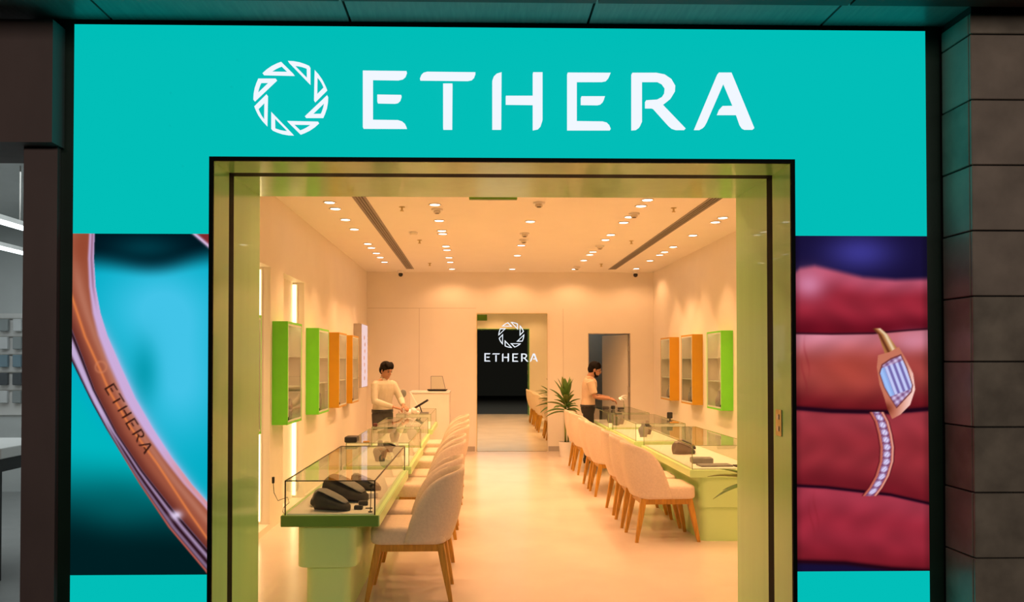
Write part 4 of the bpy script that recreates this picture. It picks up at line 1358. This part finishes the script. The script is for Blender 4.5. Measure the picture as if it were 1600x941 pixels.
for k in range(30):
    az = k * 2.4 + rnd.uniform(-.2, .2)
    tier = k / 29
    lv.append((az, rnd.uniform(0.32, 0.43) * (0.66 if math.cos(az) > 0.3 and tier < 0.75 else 1.0), rnd.uniform(0.085, 0.115), R(5 + 76 * tier), 0.55 - 0.5 * tier, 0.74 + 0.30 * tier))
pc = P(883, 640, 12.95)
plant('potted_plant', 'bushy green potted plant by the back wall beside the mirror', (pc[0] + 0.02, 12.95, 0), 0.13, 0.26, lv, M['whitepl'], 0.98)
lv = []
for k in range(9):
    az = R(40 * k + 20)
    lv.append((az, rnd.uniform(0.26, 0.34), 0.05, R(25 + 8 * (k % 4)), 0.6, 0.66 + 0.02 * (k % 3)))
for az, ln, ri, dr in ((R(178), 0.42, R(20), 0.30), (R(196), 0.40, R(5), 0.42), (R(165), 0.34, R(28), 0.25)):
    lv.append((az, ln, 0.06, ri, dr, 0.72))
plant('potted_plant', 'leafy plant just inside the entrance at the right, mostly hidden by the portal', (2.09, 5.55, 0), 0.12, 0.24, lv, M['whitepl'], 0.74)

# ------------------------------------------------------------------ people
def ering(c, a, b_, n=20):
    return [tuple(Vector(c) + Vector(a) * math.cos(2 * math.pi * k / n) + Vector(b_) * math.sin(2 * math.pi * k / n)) for k in range(n)]

def torso_rings(lst, grow=0.0):
    return [ering((x, y, z), (d + grow, 0, 0), (0, w_ + grow, 0)) for x, y, z, d, w_ in lst]

def person(label, loc, rz, shirt_m, trouser_m, long_sleeve, arms, head_fwd, beard=False, glasses=False):
    """local frame: facing +x, left = +y; arms: for left/right (shoulder, elbow, wrist, finger direction)"""
    t = thing('person', label, 'person', loc)
    # everything is built about the origin, then turned and moved
    parts = []
    def put(b, name, m, vox=None, parent=t, sm=2):
        c, s = math.cos(rz), math.sin(rz)
        b.v = [(loc[0] + x * c - y * s, loc[1] + x * s + y * c, loc[2] + z) for x, y, z in b.v]
        return remesh(b, name, m, vox, parent, sm) if vox else b.build(name, m, parent, True)
    T_ = [(0.0, 0, 0.80, 0.085, 0.13), (0.0, 0, 0.86, 0.105, 0.155), (0.0, 0, 0.93, 0.10, 0.15), (0.005, 0, 1.02, 0.092, 0.138), (0.015, 0, 1.12, 0.102, 0.150), (0.025, 0, 1.22, 0.108, 0.165), (0.03, 0, 1.29, 0.098, 0.170), (0.03, 0, 1.335, 0.075, 0.135), (0.032, 0, 1.365, 0.05, 0.075)]
    hx, hz = 0.035 + head_fwd, 1.475
    # ---- body: one continuous skin surface
    b = MB()
    b.rings(torso_rings(T_, -0.012))
    b.tube([(0.03, 0, 1.33), (0.04, 0, 1.38), (0.035 + head_fwd * 0.6, 0, 1.43)], [0.062, 0.054, 0.052], 14)
    tilt = Euler((0, R(20), 0)).to_matrix()
    H = lambda x, y, z: tuple(Vector((hx, 0, hz)) + tilt @ Vector((x, y, z)))
    b.ell(H(-0.008, 0, 0.030), (0.092, 0.072, 0.092), 18, 12, tilt)
    b.ell(H(0.022, 0, -0.040), (0.062, 0.056, 0.075), 18, 12, tilt)
    b.ell(H(0.045, 0, -0.085), (0.032, 0.034, 0.026), 14, 8, tilt)
    b.ell(H(0.092, 0, -0.012), (0.020, 0.013, 0.024), 12, 8, tilt)
    b.ell(H(0.084, 0, 0.012), (0.012, 0.010, 0.026), 12, 8, tilt)
    b.ell(H(0.080, 0, -0.056), (0.012, 0.022, 0.010), 12, 8, tilt)
    b.ell(H(0.070, 0, 0.030), (0.018, 0.045, 0.012), 12, 8, tilt)
    for s in (-1, 1):
        b.ell(H(-0.005, s * 0.072, -0.008), (0.018, 0.010, 0.030), 10, 8, tilt)
    for s, (sh, el, wr, fd) in zip((1, -1), arms):
        sh, el, wr = Vector(sh), Vector(el), Vector(wr)
        b.tube([sh, sh.lerp(el, 0.35), el, el.lerp(wr, 0.3), wr], [0.044, 0.042, 0.034, 0.034, 0.023], 12)
        fd = Vector(fd).normalized()
        side = fd.cross(Vector((0, 0, 1))).normalized()
        up = side.cross(fd)
        palm = wr + fd * 0.045
        b.tube([wr - fd * 0.01, palm, wr + fd * 0.085], [0.022, 0.034, 0.030], 12, flat=(tuple(up), 0.5))
        for f_, (o_, ln) in enumerate(((-0.028, 0.058), (-0.0095, 0.072), (0.0095, 0.068), (0.028, 0.054))):
            p0 = wr + fd * 0.078 + side * o_
            p1 = p0 + fd * ln * 0.45 - up * 0.006
            p2 = p1 + fd * ln * 0.30 - up * ln * 0.30
            p3 = p2 + fd * ln * 0.08 - up * ln * 0.34
            b.tube([p0 - fd * 0.015, p0, p1, p2, p3], [0.0085, 0.0088, 0.008, 0.0075, 0.006], 8)
        th0 = wr + fd * 0.03 - side * s * -0.024
        b.tube([wr + fd * 0.02 + side * s * 0.015, th0 + side * s * 0.014 + fd * 0.012, th0 + side * s * 0.026 + fd * 0.036 - up * 0.012, th0 + side * s * 0.024 + fd * 0.058 - up * 0.022], [0.012, 0.0115, 0.0095, 0.007], 8)
    for s in (-1, 1):
        b.tube([(0, s * 0.085, 0.86), (0.012, s * 0.092, 0.66), (0.015, s * 0.095, 0.47), (-0.005, s * 0.098, 0.33), (-0.01, s * 0.10, 0.09)], [0.080, 0.066, 0.048, 0.046, 0.033], 14)
        b.ell((0.045, s * 0.105, 0.045), (0.11, 0.04, 0.035), 14, 8)
    body = put(b, 'body', M['skin'], 0.0058, sm=2)
    # ---- shirt
    b = MB()
    b.rings(torso_rings([(x, y, z, d, w_) for x, y, z, d, w_ in T_ if z > 0.9 and z < 1.36] , 0.014))
    b.rings(torso_rings([(0.0, 0, 0.875, 0.112, 0.163), (0.0, 0, 0.93, 0.112, 0.163)], 0.004))
    b.tube([(0.03, 0, 1.32), (0.036, 0, 1.375)], [0.085, 0.060], 16)
    for s, (sh, el, wr, fd) in zip((1, -1), arms):
        sh, el, wr = Vector(sh), Vector(el), Vector(wr)
        b.ell(sh + Vector((0, -s * 0.02, -0.008)), (0.056, 0.054, 0.054), 14, 10)
        if long_sleeve:
            b.tube([sh, sh.lerp(el, 0.4), sh.lerp(el, 0.8), el, el.lerp(wr, 0.25), el.lerp(wr, 0.6), el.lerp(wr, 0.93)], [0.054, 0.052, 0.050, 0.050, 0.050, 0.042, 0.035], 14)
        else:
            b.tube([sh, sh.lerp(el, 0.4), sh.lerp(el, 0.80)], [0.064, 0.062, 0.060], 14)
    put(b, 'shirt', shirt_m, 0.009, sm=3)
    if long_sleeve:
        b = MB()
        b.tube([(0.058, 0.018, 1.385), (0.075, 0.03, 1.365), (0.092, 0.012, 1.335)], [0.006, 0.012, 0.004], 8)
        b.tube([(0.058, -0.018, 1.385), (0.075, -0.03, 1.365), (0.092, -0.012, 1.335)], [0.006, 0.012, 0.004], 8)
        b.tube([(0.02, 0.058, 1.38), (0.05, 0.045, 1.385), (0.066, 0.018, 1.375)], [0.012, 0.013, 0.008], 8)
        b.tube([(0.02, -0.058, 1.38), (0.05, -0.045, 1.385), (0.066, -0.018, 1.375)], [0.012, 0.013, 0.008], 8)
        put(b, 'collar', shirt_m)
    # ---- trousers, belt, shoes
    b = MB()
    b.rings(torso_rings([(0, 0, 0.78, 0.095, 0.145), (0, 0, 0.86, 0.113, 0.165), (0, 0, 0.90, 0.110, 0.160)], 0.004))
    for s in (-1, 1):
        b.tube([(0, s * 0.083, 0.86), (0.012, s * 0.092, 0.66), (0.015, s * 0.095, 0.47), (-0.002, s * 0.098, 0.30), (-0.005, s * 0.10, 0.06)], [0.092, 0.080, 0.066, 0.062, 0.060], 16)
    put(b, 'trousers', trouser_m, 0.010, sm=3)
    b = MB()
    for z0_, z1_ in ((0.885, 0.925),):
        o1 = ering((0, 0, z0_), (0.124, 0, 0), (0, 0.175, 0), 28)
        o2 = ering((0, 0, z1_), (0.124, 0, 0), (0, 0.175, 0), 28)
        i1 = ering((0, 0, z0_), (0.110, 0, 0), (0, 0.160, 0), 28)
        i2 = ering((0, 0, z1_), (0.110, 0, 0), (0, 0.160, 0), 28)
        b.rings([i1, o1, o2, i2, i1], False, False)
    put(b, 'belt', M['blk'])
    for s in (-1, 1):
        b = MB()
        rs = []
        for x, w_, h in ((-0.075, 0.025, 0.05), (-0.06, 0.036, 0.075), (0.0, 0.042, 0.085), (0.06, 0.045, 0.06), (0.12, 0.046, 0.045), (0.155, 0.034, 0.036), (0.168, 0.015, 0.022)):
            rs.append([(x, s * 0.105 + w_ * math.cos(2 * math.pi * k / 14), max(0.001, h / 2 + h / 2 * math.sin(2 * math.pi * k / 14))) for k in range(14)])
        b.rings(rs)
        put(b, 'shoe', M['blk'])
    # ---- hair
    b = MB()
    b.ell(H(-0.020, 0, 0.052), (0.100, 0.083, 0.086), 20, 14, tilt)
    b.ell(H(-0.052, 0, 0.005), (0.066, 0.076, 0.080), 18, 12, tilt)
    for k in range(9):
        y_ = -0.056 + 0.014 * k
        b.tube([H(0.0, y_, 0.125), H(0.040, y_ * 1.0, 0.110), H(0.066, y_ * 0.92, 0.088), H(0.074, y_ * 0.85, 0.064 - 0.007 * (k % 3))], [0.018, 0.016, 0.012, 0.006], 8)
    for s in (-1, 1):
        b.tube([H(0.01, s * 0.072, 0.06), H(0.014, s * 0.073, 0.02), H(0.014, s * 0.070, -0.008)], [0.016, 0.012, 0.006], 8)
    put(b, 'hair', M['hair'], 0.006, sm=1)
    for s in (-1, 1):
        b = MB()
        b.ell(H(0.080, s * 0.030, 0.012), (0.008, 0.012, 0.007), 10, 6, tilt)
        put(b, 'eye', M['blk'])
        b = MB()
        b.tube([H(0.083, s * 0.014, 0.030), H(0.084, s * 0.030, 0.035), H(0.074, s * 0.046, 0.030)], [0.003, 0.004, 0.002], 6)
        put(b, 'eyebrow', M['hair'])
    if beard:
        b = MB()
        b.ell(H(0.040, 0, -0.078), (0.046, 0.046, 0.036), 16, 10, tilt)
        for s in (-1, 1):
            b.tube([H(0.0, s * 0.062, -0.02), H(0.02, s * 0.055, -0.06), H(0.05, s * 0.03, -0.09)], [0.012, 0.016, 0.016], 8)
        put(b, 'beard', M['hair'], 0.006, sm=1)
    if glasses:
        b = MB()
        for s in (-1, 1):
            b.tube([H(0.096 + 0.004, s * (0.030 + 0.020 * math.cos(k * math.pi / 6)), 0.010 + 0.016 * math.sin(k * math.pi / 6)) for k in range(13)], 0.0022, 6)
            b.tube([H(0.098, s * 0.05, 0.014), H(0.0, s * 0.082, 0.010)], 0.0022, 6)
        put(b, 'glasses', M['metal'])
    return t

# man behind the left counters: faces the counter, three quarters towards the entrance
xm, _ = P(602, 600, 11.05)
person('man in a cream long sleeved shirt handling a white bag behind the left counters', (xm - 0.04, 11.05, 0.03 - 0.03), R(-42), M['shirt'], M['trousers'], True,
       [((0.03, 0.172, 1.295), (0.16, 0.21, 1.06), (0.33, 0.10, 0.985), (0.9, -0.25, -0.25)),
        ((0.03, -0.172, 1.295), (0.10, -0.235, 1.05), (0.27, -0.03, 0.965), (0.8, 0.6, -0.2))], 0.045)
xm, _ = P(916, 600, 12.3)
person('man in a beige short sleeved tee and black trousers reaching over the right counter', (xm + 0.02, 12.25, 0), R(-6), M['tee'], M['trousers_b'], False,
       [((0.03, 0.172, 1.295), (0.10, 0.21, 1.06), (0.34, 0.14, 1.03), (0.9, -0.2, -0.3)),
        ((0.03, -0.172, 1.295), (0.10, -0.21, 1.05), (0.33, -0.14, 1.02), (0.9, 0.1, -0.3))], 0.075, beard=True, glasses=True)
